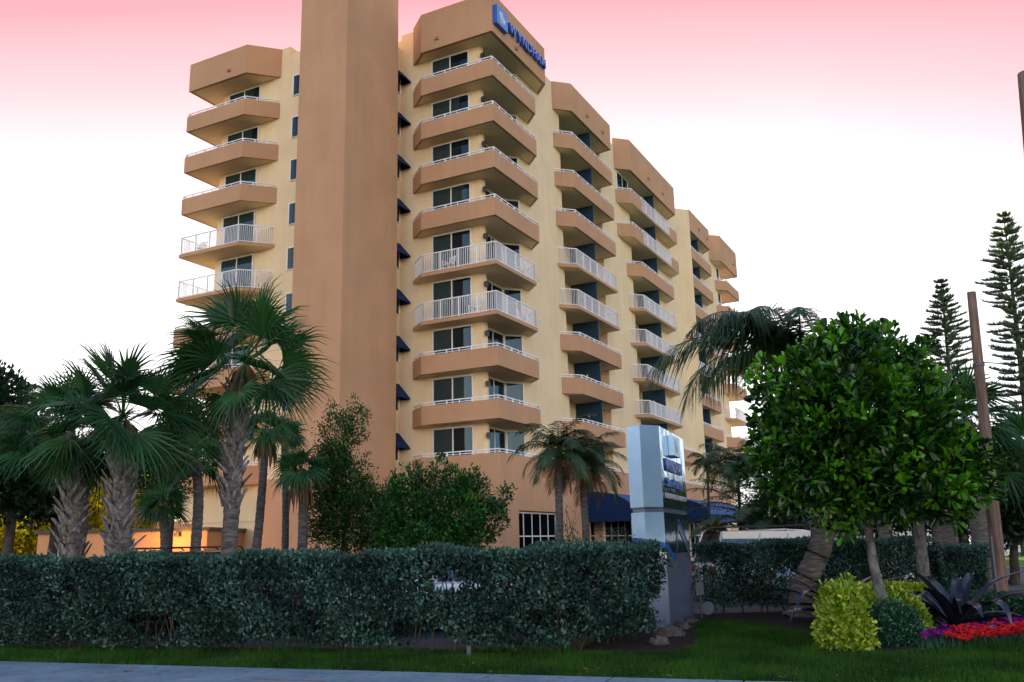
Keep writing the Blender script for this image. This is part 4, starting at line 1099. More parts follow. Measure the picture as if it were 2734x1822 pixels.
strap('purple black strap leaved plant at the foot of the leaning palm trunk', 1915, 1400, 18.9, 24, 1.4, 402, .09)
strap('small strap leaved plant between the two yellow green hedges', 2075, 1390, 17.8, 12, .8, 403, .06)
# flower bed
def flowers(name, label, poly, n, mat, seed, h):
    g = np.random.default_rng(seed); P_ = np.array(poly); lo, hi = P_.min(0), P_.max(0); x = g.uniform(lo[0], hi[0], n); y = g.uniform(lo[1], hi[1], n); k = in_poly(x, y, poly); x, y = x[k], y[k]; m = len(x)
    zc = h * (.65 + .25 * np.sin(x * 7) * np.cos(y * 9)) + g.normal(size=m) * .02; c = np.stack([x, y, zc], 1); c = np.repeat(c, 4, 0); mm = len(c); az = np.tile(np.arange(4) * 1.571, m) + g.random(mm)
    d = unit(np.stack([np.cos(az), np.sin(az), g.uniform(.1, .9, mm)], 1)); nn = unit(g.normal(size=(mm, 3)) * .4 + [0, 0, 1]); V, F_ = leaves(c, d, nn, .05, .045, .1); nb = NB(); nb.add(V, F_)
    return tag(nb.build(name, mat), label, 'flowers', kind='stuff')
fl = [gnd(2175, 1492), gnd(2353, 1478), gnd(2600, 1455), gnd(2600, 1438), gnd(2353, 1461), gnd(2200, 1474)]
flowers('red_flowers', 'bright red bedding flowers in a low band along the lawn edge', [(p.x, p.y) for p in fl], 6500, L_RED, 51, .25)
fl = [gnd(2115, 1494), gnd(2180, 1488), gnd(2353, 1460), gnd(2600, 1436), gnd(2600, 1424), gnd(2300, 1452), gnd(2140, 1474)]
flowers('purple_flowers', 'purple bedding flowers in a thinner band behind the red ones', [(p.x, p.y) for p in fl], 4200, L_PUR, 52, .25)
fp = [gnd(2110, 1496), gnd(2353, 1476), gnd(2600, 1452), gnd(2600, 1422), gnd(2300, 1452), gnd(2130, 1477)]
gf = grass('flower_foliage', [(p.x, p.y) for p in fp], 24000, .08, .17, L_ROUND, .01); tag(gf, 'dark green foliage under the red and purple flowers', 'foliage', kind='stuff')
#@@PART3
# ------------------------------------------------------------------ metal pylon sign
def metal(name, c, rough, m=0.85, bmp=0.0):
    mm, t, p = new_mat(name); col, src = noise_mix(t, 3, sc(c, .94), sc(c, 1.04)); t.links.new(col, p.inputs['Base Color'])
    p.inputs['Metallic'].default_value = m; p.inputs['Roughness'].default_value = rough
    if bmp: bump(t, p, src, 2.2, bmp, .05, 2)
    return mm
PY1 = metal('satin_metal', (0.44, 0.69, 1.0), 0.38, .6)
PY2 = metal('polished_metal', (0.36, 0.56, 0.68), 0.10, 0.95, 0.25)
PY3 = metal('bronze_metal', (0.17, 0.22, 0.36), 0.35, 0.5)
PYB = plain('sign_band_blue', (0.012, 0.13, 0.50), 0.35)
PYS = metal('silver_swoosh', (0.50, 0.60, 0.66), 0.3)
base = Vector((2.9, 17.6, 0)); pyl = empty('pylon_sign', base)
tag(pyl, 'tall blue grey metal pylon sign with a blue wave stripe, behind the silver hedge', 'sign')
pp = [Vector(p) for p in ((2.18, 17.29), (2.38, 16.90), (2.78, 17.11), (3.70, 19.60), (3.50, 20.00), (3.08, 19.76))]
cc = sum(pp, Vector((0, 0))) / 6
loc = lambda p, k=1.0: tuple((cc + (p - cc) * k) - Vector((base.x, base.y)))
def pylon_piece(name, z0, z1, k, face_mat=True, mats=None):
    P_ = [loc(p, k) for p in pp]; b = MB(); n = 6
    b.add([(p[0], p[1], z0) for p in P_] + [(p[0], p[1], z1) for p in P_], [(1, 0, n, n + 1), (5, 4, n + 4, n + 5), (4, 3, n + 3, n + 4), (0, 5, n + 5, n)][:0] + [], 0)
    for i in range(n):
        j = (i + 1) % n; mi = 1 if i in (2, 5) else 0
        q = [(P_[i][0], P_[i][1], z0), (P_[j][0], P_[j][1], z0), (P_[j][0], P_[j][1], z1), (P_[i][0], P_[i][1], z1)]
        b.add(q, [(0, 1, 2, 3)], mi)
    b.add([(p[0], p[1], z1) for p in P_], [tuple(range(n))]); b.add([(p[0], p[1], z0) for p in P_], [tuple(range(n))[::-1]])
    return b.build(name, mats or [PY1, PY2], pyl)
pylon_piece('sign_box', 2.22, 3.76, 1.0)
pylon_piece('joint', 2.13, 2.217, .93, mats=[PY3, PY3])
pylon_piece('lower_panel', 1.36, 2.127, .985)
pylon_piece('pylon_base', 0.0, 1.357, .984, mats=[PY3, PY3])
# wave stripes: thin ribbons standing proud of the faces (0-1-2 facets then face 2-3)
P9 = [Vector(loc(p, .99)) for p in pp]
def ribbon(name, mat, ctr, hw, proud):
    # path coordinate u: 0..1 facet A, 1..2 facet B, 2..3 broad face
    b = MB()
    def pos(u, z):
        i = min(int(u), 2); f = u - i; a, c = P9[i], P9[i + 1]; e = (c - a).normalized(); n = Vector((e.y, -e.x))
        q = a.lerp(c, f) + n * proud; return (q.x, q.y, z)
    for i0, i1 in ((0, 1), (1, 2), (2, 3)):
        K = 40; 
        for k in range(K):
            u0, u1 = i0 + .999 * k / K, i0 + .999 * (k + 1) / K
            z0, z1 = ctr(u0), ctr(u1); h0, h1 = hw(u0), hw(u1)
            if h0 <= 0 and h1 <= 0: continue
            b.add([pos(u0, z0 - h0), pos(u1, z1 - h1), pos(u1, z1 + h1), pos(u0, z0 + h0)], [(0, 1, 2, 3)])
    return b.build(name, mat, pyl)
def wave(u):
    if u < 2: return 1.60 - .045 * u + (.02 * math.sin(u * 2))
    t = u - 2
    if t < .32: return 1.51 - .22 * math.sin(t / .32 * math.pi / 2) ** 2
    if t < .55: return 1.29 + (.72) * (.5 - .5 * math.cos((t - .32) / .23 * math.pi))
    return 2.01 - .62 * ((t - .55) / .45) ** 1.15
ribbon('blue_stripe', PYB, wave, lambda u: .068 if u < 2.3 else max(0.03, .068 - (u - 2.3) * .35) if u < 2.55 else .04, .006)
ribbon('silver_stripe', PYS, lambda u: wave(u) - .15, lambda u: .07 if u < 2.32 else .075, .010)
# lettering on the broad face 2->3
fa, fb = P9[2], Vector(loc(pp[3], .99)); fe = (fb - fa).normalized(); fn = Vector((fe.y, -fe.x))
fa = Vector(loc(pp[2])); FL = (Vector(loc(pp[3])) - fa).length
def on_face(me, u0, z0, wid, hgt, proud=.02):
    lo, hi = bbox(me); sx, sz = wid / (hi[0] - lo[0]), hgt / (hi[1] - lo[1])
    for v in me.vertices:
        q = fa + fe * (u0 + (v.co.x - lo[0]) * sx) + fn * (proud + v.co.z)
        v.co = Vector((q.x, q.y, z0 + (v.co.y - lo[1]) * sz))
    me.update()
for txt, u0, z0, wd, hg, nm, mt_ in (('WYNDHAM', .36, 2.93, 1.75, .24, 'lettering', SIGNF), ('SurePoints', .36, 2.62, 1.65, .18, 'lettering', SIGNF), ('DEERFIELD BEACH', .18, 2.40, 2.3, .10, 'lettering', WHT)):
    o, me = text_mesh(txt, 1, .03 if hg > .12 else .012, mt_, pyl, nm, .01); on_face(me, u0, z0, wd, hg)
b = MB()
q0, q1 = fa + fe * .85 + fn * .004, fa + fe * 1.60 + fn * .004; n2 = fn * .10
b.prism([tuple(q0), tuple(q1), tuple(q1 + n2), tuple(q0 + n2)], 3.26, 3.66); lpn = b.build('logo_panel', PY1, pyl)
b = MB()
def st2(l):
    b.add([tuple((q0 + fe * (.18 + x * .36) + n2 + fn * .004)) + (3.32 + z * .28,) for x, z in l], [tuple(range(len(l)))])
for l in ([(0.0, 0.78), (0.07, 0.84), (0.42, 0.06), (0.35, 0.0), (0.28, 0.06)], [(0.10, 0.87), (0.17, 0.92), (0.44, 0.34), (0.40, 0.22)], [(0.20, 0.94), (0.27, 0.98), (0.50, 0.47), (0.46, 0.38)],
          [(0.30, 1.0), (0.50, 0.92), (0.62, 0.62), (0.53, 0.52)], [(0.66, 0.66), (0.76, 0.60), (0.53, 0.05), (0.45, 0.16)], [(0.80, 0.60), (0.95, 0.50), (0.72, 0.02), (0.60, 0.06)]): st2(l)
b.build('emblem', SIGNW, lpn)

# small things round the sign
def rocky(name, label, x, y, s, seed, group=None):
    g = np.random.default_rng(seed); b = MB(); n, m = 10, 6; vv = []
    for i in range(m + 1):
        for k in range(n):
            ph = i / m * math.pi / 2; a = k / n * 6.283; r_ = math.sin(ph + .0) if i else 0.001; r_ = math.cos(math.pi / 2 - ph); q = 1 + g.normal() * .10
            vv.append((s * 1.25 * math.cos(a) * r_ * q, s * .9 * math.sin(a) * r_ * q, s * .62 * math.cos(ph) * q))
    b.add(vv, [(i * n + k, (i + 1) * n + k, (i + 1) * n + (k + 1) % n, i * n + (k + 1) % n) for i in range(m) for k in range(n)])
    o = b.build(name, STONE); o.location = (x, y, 0.005); o.rotation_euler = (0, 0, g.random() * 6); tag(o, label, 'rock', group); return o
STONE = gmat('edging_stone', (0.06, 0.055, 0.05), (0.15, 0.13, 0.12), 12, .95, 30, .8, .02)
for i, (px, py, s, lab) in enumerate([(1535, 1482, .20, 'flat edging stone nearest the sidewalk beside the mulch'), (1558, 1462, .24, 'largest flat edging stone at the foot of the metal sign'), (1583, 1446, .20, 'edging stone between the large stone and the lawn corner'), (1605, 1433, .17, 'furthest edging stone where the lawn meets the mulch')]):
    p = gnd(px, py); rocky('edging_stone', lab, p.x - .12, p.y + .1, s, 60 + i, 'stones edging the mulch bed')
GREYB = plain('utility_grey', (0.07, 0.09, 0.13), .5)
fp_ = Vector((3.80, 19.45, 0)); ub = empty('utility_box', fp_); tag(ub, 'grey electrical box with a conduit pipe beside the foot of the metal sign', 'utility box')
b = MB(); b.box(-.07, .08, -.05, .06, .50, .72); b.box(-.08, .09, -.065, -.052, .48, .74); b.build('box', GREYB, ub)
b = MB(); b.tube([(.02, .0, 0), (.02, 0, .55)], .02, 6); b.tube([(.02, 0, .72), (.02, 0, .9), (-.1, 0, .95)], .02, 6); b.build('pipe', GREYB, ub)
p = gnd(1630, 1420); fl_ = empty('flood_light', (p.x, p.y, 0), -.5); tag(fl_, 'round garden flood light on a stake at the edge of the mulch', 'garden lamp')
b = MB(); b.tube([(0, 0, 0), (0, 0, .14)], .015, 6); b.build('stake', BLK, fl_)
b = MB(); b.tube([(0, .10, .15), (0, .02, .18), (0, -.06, .20)], [.05, .13, .14], 16); b.build('housing', plain('lamp_grey', (.10, .12, .15), .5), fl_)
b = MB(); b.tube([(0, -.062, .2005), (0, -.066, .2015)], [.125, .125], 16); b.build('lens', plain('lens', (.16, .19, .24), .15), fl_)
p = gnd(1077, 1510); sp_ = empty('marker_stake', (p.x, p.y + .05, 0)); tag(sp_, 'small grey metal stake standing in the grass below the hedge', 'stake')
b = MB(); b.box(-.03, .03, -.03, .03, 0, .13); b.box(-.034, .034, -.034, .034, .132, .15); b.build('post', GREYB, sp_)
# ------------------------------------------------------------------ utility poles
def pole(label, bx, d, topxy, r0, r1, band=True):
    base = gp(bx, d); o = empty('utility_pole', base); tag(o, label, 'utility pole'); tp = at(topxy[0], topxy[1], d) - base
    b = MB(); K = 14; b.tube([tp * (i / K) for i in range(K + 1)], [r0 + (r1 - r0) * i / K for i in range(K + 1)], 14); b.build('shaft', POLE, o)
    return o, base, tp
po, pb, pt = pole('weathered wooden utility pole, brown below and grey above, right of the round tree', 2283, 20.0, (2232, 672), .135, .085)
b = MB(); b.beam((pt.x * .12 - .15, pt.y - .02, pt.z * .06 + .0), (pt.x * .24 - .15, pt.y - .02, pt.z * .24), .045, .04); b.build('conduit', GREYB, po)
b = MB()
for f in (.765,): c = pt * f; b.tube([c - Vector((0, 0, .03)), c + Vector((0, 0, .03))], .112, 12)
b.build('steel_band', GREYB, po)
base = gp(2378, 9.0); p2 = empty('utility_pole', base); tag(p2, 'dark pole top just poking in at the upper right corner', 'utility pole')
tp = at(2360, 168, 9.0) - base; b = MB(); b.tube([(0.25, 0, 0), tp * .5 + Vector((.12, 0, 0)), tp], [.13, .11, .08], 12); b.build('shaft', POLE, p2)
def wire(label, a, c, sag, r_=.012):
    o = MB(); K = 20; o.tube([a.lerp(c, k / K) - Vector((0, 0, sag * 4 * (k / K) * (1 - k / K))) for k in range(K + 1)], r_, 5)
    tag(o.build('wire', BLK), label, 'wire')
wa = pb + pt * .775
wire('thin cable running right from the weathered pole with small clamps', wa, at(2480, 828, 19.0), .06, .011)
wire('curved drop cable looping down beside the weathered pole', pb + pt * .70 + Vector((.1, 0, 0)), wa + Vector((.75, 0, .02)), .12, .009)
wire('slack guy wire crossing the dark trees at the right edge', at(2315, 1090, 20.5), at(2353, 1190, 20.0), 0.0, .010)

# ------------------------------------------------------------------ notice sign
base = gp(2060, 30); ns = empty('notice_sign', base, .1); tag(ns, 'small white notice board on two thin stakes behind the right hedge', 'sign')
tz = at(2060, 1233, 30).z; b = MB(); b.box(-.075, .075, -.01, .01, 1.25, tz); b.build('board', SIGNW, ns)
b = MB(); b.box(-.065, -.05, .011, .03, 0, tz + .12); b.box(.05, .065, .011, .03, 0, tz + .12); b.build('stakes', plain('yellow_stake', (.5, .4, .1), .6), ns)
for i in range(4):
    b = MB(); z = tz - .13 - i * .105; x = -.05
    for wq in (.03, .02, .028)[: 3 - i % 2]: b.box(x, x + wq, -.013, -.011, z, z + .04); x += wq + .008
    b.build('lettering', BLK, ns)

# ------------------------------------------------------------------ cars
def paint(name, c, r=.25):
    m, t, p = new_mat(name); col, _ = noise_mix(t, 2, sc(c, .96), sc(c, 1.03)); t.links.new(col, p.inputs['Base Color']); p.inputs['Roughness'].default_value = r; p.inputs['Coat Weight'].default_value = .6; p.inputs['Coat Roughness'].default_value = .05; p.inputs['Metallic'].default_value = .25; return m
TYRE = plain('tyre_rubber', (.015, .015, .015), .8); RIM = metal('rim', (.5, .5, .52), .3); RED = plain('tail_lamp', (.35, .01, .01), .2); LAMP = plain('head_lamp', (.6, .62, .65), .1)
CHR = plain('bumper_chrome', (.35, .36, .38), .2, .8)
def car(label, x, y, rz, paintm, kind='sedan', Ln=4.6, name='parked_car'):
    """x forward; profile stations: (x, half width, z bottom, z belt)"""
    o = empty(name, (x, y, 0.004), rz); tag(o, label, 'car', 'cars in the hotel parking lot'); van = kind == 'van'
    H = {'sedan': 1.45, 'suv': 1.62, 'van': 1.86}[kind]; hl = Ln / 2; Wd = .9
    belt = .92 if kind == 'sedan' else 1.02
    st = [(-hl, .66, .42, belt - .18), (-hl + .08, .80, .30, belt - .06), (-hl + .5, .88, .24, belt), (-.6, Wd, .22, belt), (.6, Wd, .22, belt - .01), (hl - 1.1, .88, .22, belt - .05), (hl - .45, .84, .24, belt - .16), (hl - .08, .74, .30, belt - .30), (hl, .58, .40, belt - .38)]
    b = MB(); rings = []
    for sx, hw, zb, zt in st:
        rings.append([(sx, s * w_, z) for s, w_, z in ((-1, hw * .86, zb), (-1, hw, zb + .14), (-1, hw * 1.02, (zb + zt) / 2 + .05), (-1, hw * .97, zt - .06), (-1, hw * .86, zt), (1, hw * .86, zt), (1, hw * .97, zt - .06), (1, hw * 1.02, (zb + zt) / 2 + .05), (1, hw, zb + .14), (1, hw * .86, zb))])
    m = 10; vv = [p for r_ in rings for p in r_]
    b.add(vv, [(i * m + k, i * m + (k + 1) % m, (i + 1) * m + (k + 1) % m, (i + 1) * m + k) for i in range(len(st) - 1) for k in range(m)], 0, True)
    b.add(rings[0], [tuple(range(m))]); b.add(rings[-1], [tuple(range(m))[::-1]])
    b.build('body', paintm, o)
    # greenhouse
    if kind == 'sedan': prof = [(-hl + .75, belt), (-hl + 1.45, H - .03), (-.1, H), (.55, H - .05), (1.35, belt - .04)]
    else: prof = [(-hl + .12, belt), (-hl + .38, H - .05), (-.2, H), (.75 if van else .5, H - .08), (1.55, belt - .04)]
    def sec(f, dz, wt, wb): return None
    g_ = MB(); lo = [(prof[0][0], belt - .01), (prof[-1][0], belt - .05)]
    tw, bw = .62, .80
    top = prof[1:-1]
    L0, L1 = (prof[0][0], prof[0][1]), (prof[-1][0], prof[-1][1])
    ring_s = {}
    for s in (-1, 1):
        ring_s[s] = [(L0[0], s * bw, L0[1])] + [(px_, s * tw, pz - .035) for px_, pz in top] + [(L1[0], s * bw, L1[1])]
        f = tuple(range(len(ring_s[s]))); g_.add(ring_s[s], [f if s > 0 else f[::-1]])
    a_, c_ = ring_s[-1], ring_s[1]
    g_.add([a_[0], a_[1], c_[1], c_[0]], [(0, 1, 2, 3)]); g_.add([a_[-2], a_[-1], c_[-1], c_[-2]], [(0, 1, 2, 3)])
    g_.build('windows', GLS2, o)
    r_ = MB(); K = len(top); vr = []
    for px_, pz in top: vr += [(px_, -tw - .015, pz - .035), (px_, -tw * .8, pz), (px_, tw * .8, pz), (px_, tw + .015, pz - .035)]
    r_.add(vr, [(i * 4 + k, (i + 1) * 4 + k, (i + 1) * 4 + k + 1, i * 4 + k + 1) for i in range(K - 1) for k in range(3)], 0, True)
    if van:
        for s in (-1, 1): r_.beam((top[0][0], s * (tw + .03), H - .15), (top[-1][0], s * (tw + .03), H - .19), .04, .2)
    for s in (-1, 1):   # pillars
        for (p_, q_) in (((L0[0], s * (bw + .01), L0[1]), (top[0][0], s * (tw + .01), top[0][1] - .035)), ((L1[0], s * (bw + .01), L1[1]), (top[-1][0], s * (tw + .01), top[-1][1] - .035)), ((-.15, s * (bw + .01), belt), (-.12, s * (tw + .01), H - .05)), ((-hl + 1.35, s * (bw + .01), belt), (-hl + 1.5, s * (tw + .01), H - .06))):
            r_.beam(p_, q_, .05, .05)
    r_.build('roof', paintm, o)
    for sx in (-hl + .85, hl - .95):
        for s in (-1, 1):
            w_ = MB(); w_.tube([(sx, s * .68, .33), (sx, s * .88, .33)], .33, 20); wo = w_.build('wheel', TYRE, o)
            w_ = MB(); w_.tube([(sx, s * .87, .33), (sx, s * .90, .33)], [.21, .19], 14); w_.build('rim', RIM, wo)
    for s in (-1, 1):
        b = MB(); b.box(hl - .16, hl - .02, s * .62 - .13, s * .62 + .13, belt - .36, belt - .24); b.build('headlight', LAMP, o)
        b = MB(); b.box(-hl - .01, -hl + .12, s * .66 - .12, s * .66 + .12, belt - .30, belt - .12); b.build('tail_light', RED, o)
        b = MB(); b.box(.85, 1.0, s * .95 - .07, s * .95 + .07, belt - .02, belt + .12); b.build('mirror', paintm, o)
    b = MB(); b.box(-hl - .03, -hl + .05, -.78, .78, .36, .50); b.build('bumper', CHR, o); b = MB(); b.box(hl - .05, hl + .02, -.68, .68, .34, .46); b.build('bumper', CHR, o)
    if kind != 'sedan':
        b = MB()
        for s in (-1, 1): b.tube([(-hl + .5, s * .58, H + .0), (-hl + .6, s * .58, H + .07), (.4, s * .58, H + .07), (.5, s * .58, H - .02)], .018, 6)
        b.build('roof_rack', BLK, o)
    return o
WP = paint('white_paint', (.75, .77, .80)); SP = paint('silver_paint', (.42, .45, .50)); BP = paint('black_paint', (.02, .022, .03)); RP = paint('dark_red_paint', (.18, .02, .02)); NP = paint('blue_paint', (.06, .10, .2))
hz_ = math.atan2(-hd.y, -hd.x)
def cpos(px, d): v = gp(px, d); return v.x, v.y
par = math.atan2(C0.y - 14, 0.01)
Bd = R(90 - 27.42)
cars = [('white car behind the left end of the silver hedge', 60, 21.5, SP, 'sedan'), ('dark car, roof just above the hedge, between the second and third sabal palms', 330, 22.5, BP, 'suv'), ('black car with roof rails behind the hedge at the tallest sabal trunk', 480, 21.8, BP, 'suv'), ('white car glinting through the hedge below the stair tower', 650, 20.5, WP, 'sedan'),
        ('dark blue car behind the hedge below the dark shrub', 790, 20.0, NP, 'sedan'), ('white car showing through the middle of the hedge', 960, 19.2, WP, 'sedan'), ('silver car behind the hedge below the lobby window', 1140, 19.4, WP, 'sedan'), ('dark car behind the right end of the silver hedge', 1330, 20.2, SP, 'sedan')]
for i, (lab, px, d, pm, kd) in enumerate(cars):
    x, y = cpos(px, d); car(lab, x, y, Bd + math.pi * (i % 2), pm, kd, 4.3 + .15 * (i % 3))
x, y = cpos(1795, 27.0); car('silver van with a long roof visible above the right hedge', x, y, R(12), SP, 'van', 4.9, 'parked_van')
x, y = cpos(1900, 25.5); car('white car glinting through the right hedge beside the leaning palm', x, y, R(20), WP, 'sedan')
# ------------------------------------------------------------------ low annex, boundary wall
ORG = stucco('orange_lit_stucco', (0.60, 0.32, 0.16))  # tan wall; part of the lamp's orange glow is put into this colour
ax = empty('utility_building', gp(270, 50), R(-4)); tag(ax, 'low tan utility building with a louvred vent behind the sabal palms', 'building')
b = MB(); b.box(-4.2, 4.6, 0, 5, 0, 2.62); b.build('wall', ORG, ax)
b = MB(); b.box(-4.35, 4.75, -.15, 5.2, 2.625, 2.78); b.build('roof', BLK, ax)
b = MB(); b.box(-3.2, -1.7, -.06, -.004, .9, 2.0)
vt = b.build('vent', plain('vent_cream', (.5, .42, .28), .6), ax)
for cx_ in (-3.1, -2.42):
    b = MB()
    for i in range(9): b.beam((cx_, -.10, 1.0 + i * .105), (cx_ + .62, -.10, 1.0 + i * .105), .06, .05)
    b.build('louvre', plain('louvre_cream', (.62, .54, .38), .6), vt)
lm = MB(); lm.box(3.0, 3.25, -.28, -.003, 2.35, 2.55); lo_ = lm.build('wall_lamp', BLK, ax)
ld = bpy.data.lights.new('wall_lamp_light', 'POINT'); ld.energy = 150; ld.color = (1, .42, .10); ld.shadow_soft_size = .15
lo2 = bpy.data.objects.new('wall_lamp_light', ld); COL.objects.link(lo2); lo2.parent = ax; lo2.location = (3.1, -1.3, 2.3)
bw0, bw1 = gp(-330, 41), gp(430, 44)
e = (bw1 - bw0); Lw = e.length; bwl = empty('boundary_wall', bw0, math.atan2(e.y, e.x)); tag(bwl, 'low cream boundary wall with small square post caps along the back of the parking lot', 'wall')
CRM = stucco('cream_wall', (0.55, 0.48, 0.38))
b = MB(); b.box(0, Lw, 0, .15, 0, 1.34); b.build('wall', CRM, bwl)
b = MB(); b.box(0, Lw, -.05, .2, 1.343, 1.41); b.build('coping', CRM, bwl)
for i in range(int(Lw / 1.35)):
    b = MB(); x = i * 1.35 + .3; b.box(x, x + .28, -.09, .24, 1.413, 1.52); b.build('post_cap', CRM, bwl)
# ------------------------------------------------------------------ far right: dock, boats, pilings, white house
BW = plain('boat_white', (.75, .77, .8), .25)
def boat(label, px, d, L, rz, cab=1.6):
    base = gp(px, d, .02); o = empty('motor_boat', base, rz); tag(o, label, 'boat', 'boats moored at the dock'); b = MB(); K = 9; vv = []
    for i in range(K):
        t = i / (K - 1); x = (t - .5) * L; w_ = L * .14 * (1 - max(0, t - .45) ** 2 * 3.2); w_ = max(w_, .03); zt = .9 + .5 * t * t
        vv += [(x, -w_, zt), (x, -w_ * .75, .1), (x, 0, -.1 + .2 * max(0, t - .7)), (x, w_ * .75, .1), (x, w_, zt)]
    b.add(vv, [(i * 5 + k, (i + 1) * 5 + k, (i + 1) * 5 + k + 1, i * 5 + k + 1) for i in range(K - 1) for k in range(4)] + [(i * 5 + 4, (i + 1) * 5 + 4, (i + 1) * 5, i * 5) for i in range(K - 1)])
    b.add(vv[:5], [(4, 3, 2, 1, 0)]); b.build('hull', BW, o)
    b = MB(); b.prism([(-L * .2, -L * .09), (L * .12, -L * .08), (L * .2, 0), (L * .12, L * .08), (-L * .2, L * .09)], 1.0, 1.0 + cab * .5); b.build('cabin', BW, o)
    b = MB(); b.prism([(-L * .19, -L * .086), (L * .13, -L * .07), (L * .19, 0), (L * .13, L * .07), (-L * .19, L * .086)], 1.003 + cab * .5, 1.0 + cab * .85); b.build('windscreen', GLS2, o)
    b = MB(); b.tube([(-L * .05, 0, 1 + cab * .85), (-L * .05, 0, 2.2 + cab)], .04, 6); b.build('mast', WHT, o)
boat('white motor boat moored beyond the sunny lawn, left of the wooden pole', 2262, 76, 9, R(70)); boat('white motor boat half hidden behind the wooden pole', 2335, 82, 8, R(30), 2.2); boat('white boat between the palm trunks behind the right hedge', 2195, 84, 10, R(20), 2.0)
for i, px in enumerate((2240, 2256, 2276, 2292, 2318, 2348, 2200, 2178)):
    base = gp(px, 71 + (i % 3), .0); o = MB(); o.tube([(0, 0, -.2), (.05, 0, 1.2), (.04, 0, 2.3 + .3 * (i % 2))], [.15, .14, .13], 8); oo = o.build('dock_piling', DBARK); oo.location = base
    tag(oo, None, 'piling', 'dock pilings by the water')
    oo['label'] = ['dock piling left of the first white boat', 'dock piling in front of the first white boat', 'dock piling right of the first white boat', 'dock piling just left of the wooden pole', 'dock piling just right of the wooden pole', 'dock piling at the right edge of the water', 'dock piling behind the leaning palm trunk', 'dock piling between the palm trunks'][i]
hs = empty('house', gp(2090, 92), R(-15)); tag(hs, 'pale house far behind the palm trunks and the right hedge', 'house')
b = MB(); b.box(-14, 14, 0, 10, 0, 3.0); b.build('wall', plain('pale_wall', (.62, .6, .56), .8), hs)
b = MB(); b.add([(-14.6, -.6, 3.003), (14.6, -.6, 3.003), (14.6, 10.6, 3.003), (-14.6, 10.6, 3.003), (-9, 5, 4.6), (9, 5, 4.6)], [(0, 1, 5, 4), (1, 2, 5), (2, 3, 4, 5), (3, 0, 4)]); b.build('roof', plain('grey_roof', (.3, .28, .27), .8), hs)
for i in range(8):
    b = MB(); b.box(-12.5 + i * 3.2, -11 + i * 3.2, -.03, -.004, .9, 2.3); b.build('window', ROOM, hs)
# low plants on the sunny lawn
dt = MB()
g = np.random.default_rng(9)
el = []
for px, d, r_, h in [(-700, 130, 16, 9), (-500, 120, 14, 7), (-250, 125, 15, 9), (-50, 120, 13, 8), (150, 118, 12, 7), (330, 118, 12, 8), (2000, 150, 14, 6), (2200, 190, 20, 6), (2450, 200, 22, 6), (2700, 180, 22, 7), (2950, 150, 22, 8)]:
    c = gp(px, d); el.append(((c.x, c.y, h * .35), (r_, 5, h * .75)))
o, _ = leafy(el, 2600, 10, 1.2, .9, .6, L_DARK, 'distant_trees', None, 77, shell=.6); tag(o, 'hazy belt of trees along the horizon', 'trees', kind='stuff')
# seedlings near the lobby window and between the palms
def sprig(label, px, d, zt, n, seed, mat=L_BUSH, rx=.6):
    base = gp(px, d); root = empty('thin_bush', base); tag(root, label, 'bush'); leafy([((0, 0, zt * .55), (rx, rx, zt * .5))], n, 9, .18, .09, .05, mat, 'foliage', root, seed, shell=.1)
    b = MB(); gg = random.Random(seed)
    for i in range(8): b.tube([(0, 0, 0), (gg.uniform(-.3, .3), gg.uniform(-.3, .3), zt * .5), (gg.uniform(-rx, rx), gg.uniform(-rx, rx), zt * .95)], [.02, .014, .005], 5)
    b.build('stems', DBARK, root)
sprig('thin wispy bush between the two feathery palm trunks', 1310, 33, 2.9, 60, 501); sprig('wispy dark bush under the edge of the blue canopy', 1385, 33, 1.9, 90, 502, L_DARK, .8)
sprig('silver sprig growing taller than the hedge just left of the metal sign', 1425, 17.3, 1.95, 34, 503, L_HEDGE, .22)
# patio chairs on the railed balconies
def hl(x, y, z): v = Matrix.Rotation(RZ, 3, 'Z') @ Vector((x, y, 0)); return Vector((C0.x + v.x, C0.y + v.y, z))
def chair(label, x, y, z, rz):
    o = empty('patio_chair', hl(x, y, z), RZ + rz); tag(o, label, 'chair', 'white patio chairs on the railed balconies')
    b = MB()
    for i in range(6): b.box(-.25 + i * .085, -.19 + i * .085, -.24, .24, .42, .45)
    b.build('seat', WHT, o); b = MB()
    for i in range(6): b.beam((-.24, -.2 + i * .08, .47), (-.34, -.2 + i * .08, .95), .05, .02)
    b.beam((-.34, -.24, .96), (-.34, .24, .96), .04, .04); b.build('backrest', WHT, o)
    for sx in (-.2, .2):
        for sy in (-.22, .22):
            b = MB(); b.beam((sx, sy, 0), (sx, sy, .42), .035, .035); b.build('leg', WHT, o)
    for s in (-1, 1):
        b = MB(); b.beam((-.28, s * .26, .64), (.22, s * .26, .64), .05, .03); b.beam((.2, s * .26, .42), (.2, s * .26, .62), .03, .03); b.build('armrest', WHT, o)
zf5, zf6 = Z(5) + .2, Z(6) + .2
chair('patio chair left of the door on the upper railed corner balcony', .55, 3.3, zf5, 2.9)
chair('patio chair near the right end of the upper railed corner balcony', 3.9, .5, zf5, -1.2)
chair('patio chair beside the pier on the lower railed corner balcony', .55, 1.7, zf6, 2.6)
chair('patio chair near the right end of the lower railed corner balcony', 4.0, .5, zf6, -1.4)
chair('patio chair on the upper railed balcony of the left wing', -2.7, 18.9, Z(4) + .2, 3.4)
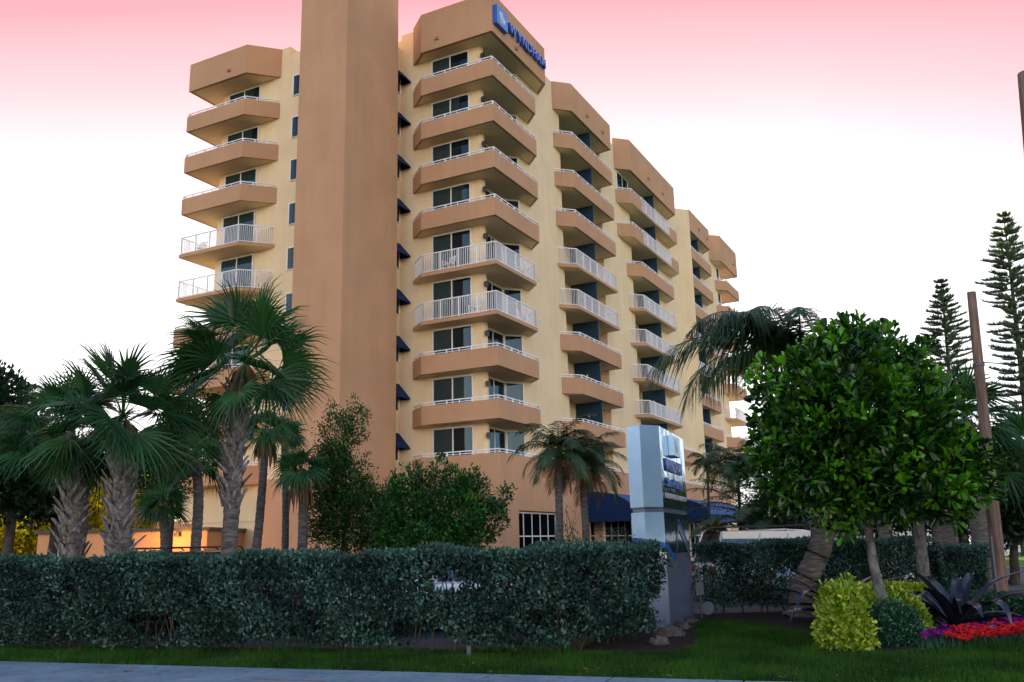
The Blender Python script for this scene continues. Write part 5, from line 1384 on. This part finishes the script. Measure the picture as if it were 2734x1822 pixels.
# fallen leaves on the sidewalk
DL = plain('dry_leaf', (.22, .09, .04), .8)
for i, (px, py, lab) in enumerate([(292, 1551, 'dry brown leaf near the left sidewalk joint'), (1126, 1554, 'curled dry leaf on the sidewalk edge below the middle of the hedge'), (1545, 1563, 'dry leaf at the sidewalk edge near the lawn corner'), (1800, 1567, 'dry leaf in the grass edge at the bottom right'), (1345, 1549, 'dry leaf lying in the grass under the hedge corner')]):
    p = gnd(px, py); b = MB(); vv = [(0, 0, .0)] + [(.055 * math.cos(a) * (1.5 if k % 3 == 0 else .8), .03 * math.sin(a), .012 + .012 * math.sin(a * 2 + i)) for k, a in enumerate(np.linspace(0, 6.283, 9)[:-1])]
    b.add(vv, [(0, k + 1, (k + 1) % 8 + 1) for k in range(8)]); o = b.build('fallen_leaf', DL); o.location = (p.x, p.y, .038 if px < 1200 or px == 1545 else .05); o.rotation_euler = (0, 0, i * 1.3); tag(o, lab, 'leaf', 'fallen dry leaves')

# leaf litter, utility paint marks
g = np.random.default_rng(99); n = 900
x = g.uniform(-9, 5, n); t0 = (x - a0.x) / (a1.x - a0.x); ye = a0.y + (a1.y - a0.y) * t0
y = ye + np.abs(g.normal(0, 1.1, n)) + .02 - (g.random(n) < .12) * g.uniform(0, 1.2, n)
zz = np.where(y < ye, .04, g.uniform(.03, .08, n)); c = np.stack([x, y, zz], 1)
d = unit(np.stack([g.normal(size=n), g.normal(size=n), g.normal(size=n) * .15], 1)); V, F_ = leaves(c, d, unit(g.normal(size=(n, 3)) * .25 + [0, 0, 1]), g.uniform(.02, .05, n), g.uniform(.012, .03, n), .1)
tag(np_mesh('leaf_litter', V, F_, L_DEAD), 'tiny dry leaves and debris scattered on the grass and sidewalk edge', 'litter', kind='stuff')
def mark(name, label, pts, w_, mat):
    b = MB(); pts = [gnd(*p, .041) for p in pts]
    for i in range(len(pts) - 1): b.beam(pts[i], pts[i + 1], w_ * (.6 + .5 * math.sin(i * 1.7) ** 2), .002)
    tag(b.build(name, mat), label, 'paint mark')
mark('paint_mark', 'faint orange paint streak on the sidewalk', [(575, 1557), (610, 1560), (650, 1562), (700, 1563), (745, 1565)], .05, plain('orange_paint', (.26, .18, .16), .8))
mark('paint_mark', 'faint white scuff on the sidewalk left of the orange streak', [(408, 1562), (430, 1562.5), (455, 1563)], .03, plain('white_scuff', (.30, .38, .45), .8))
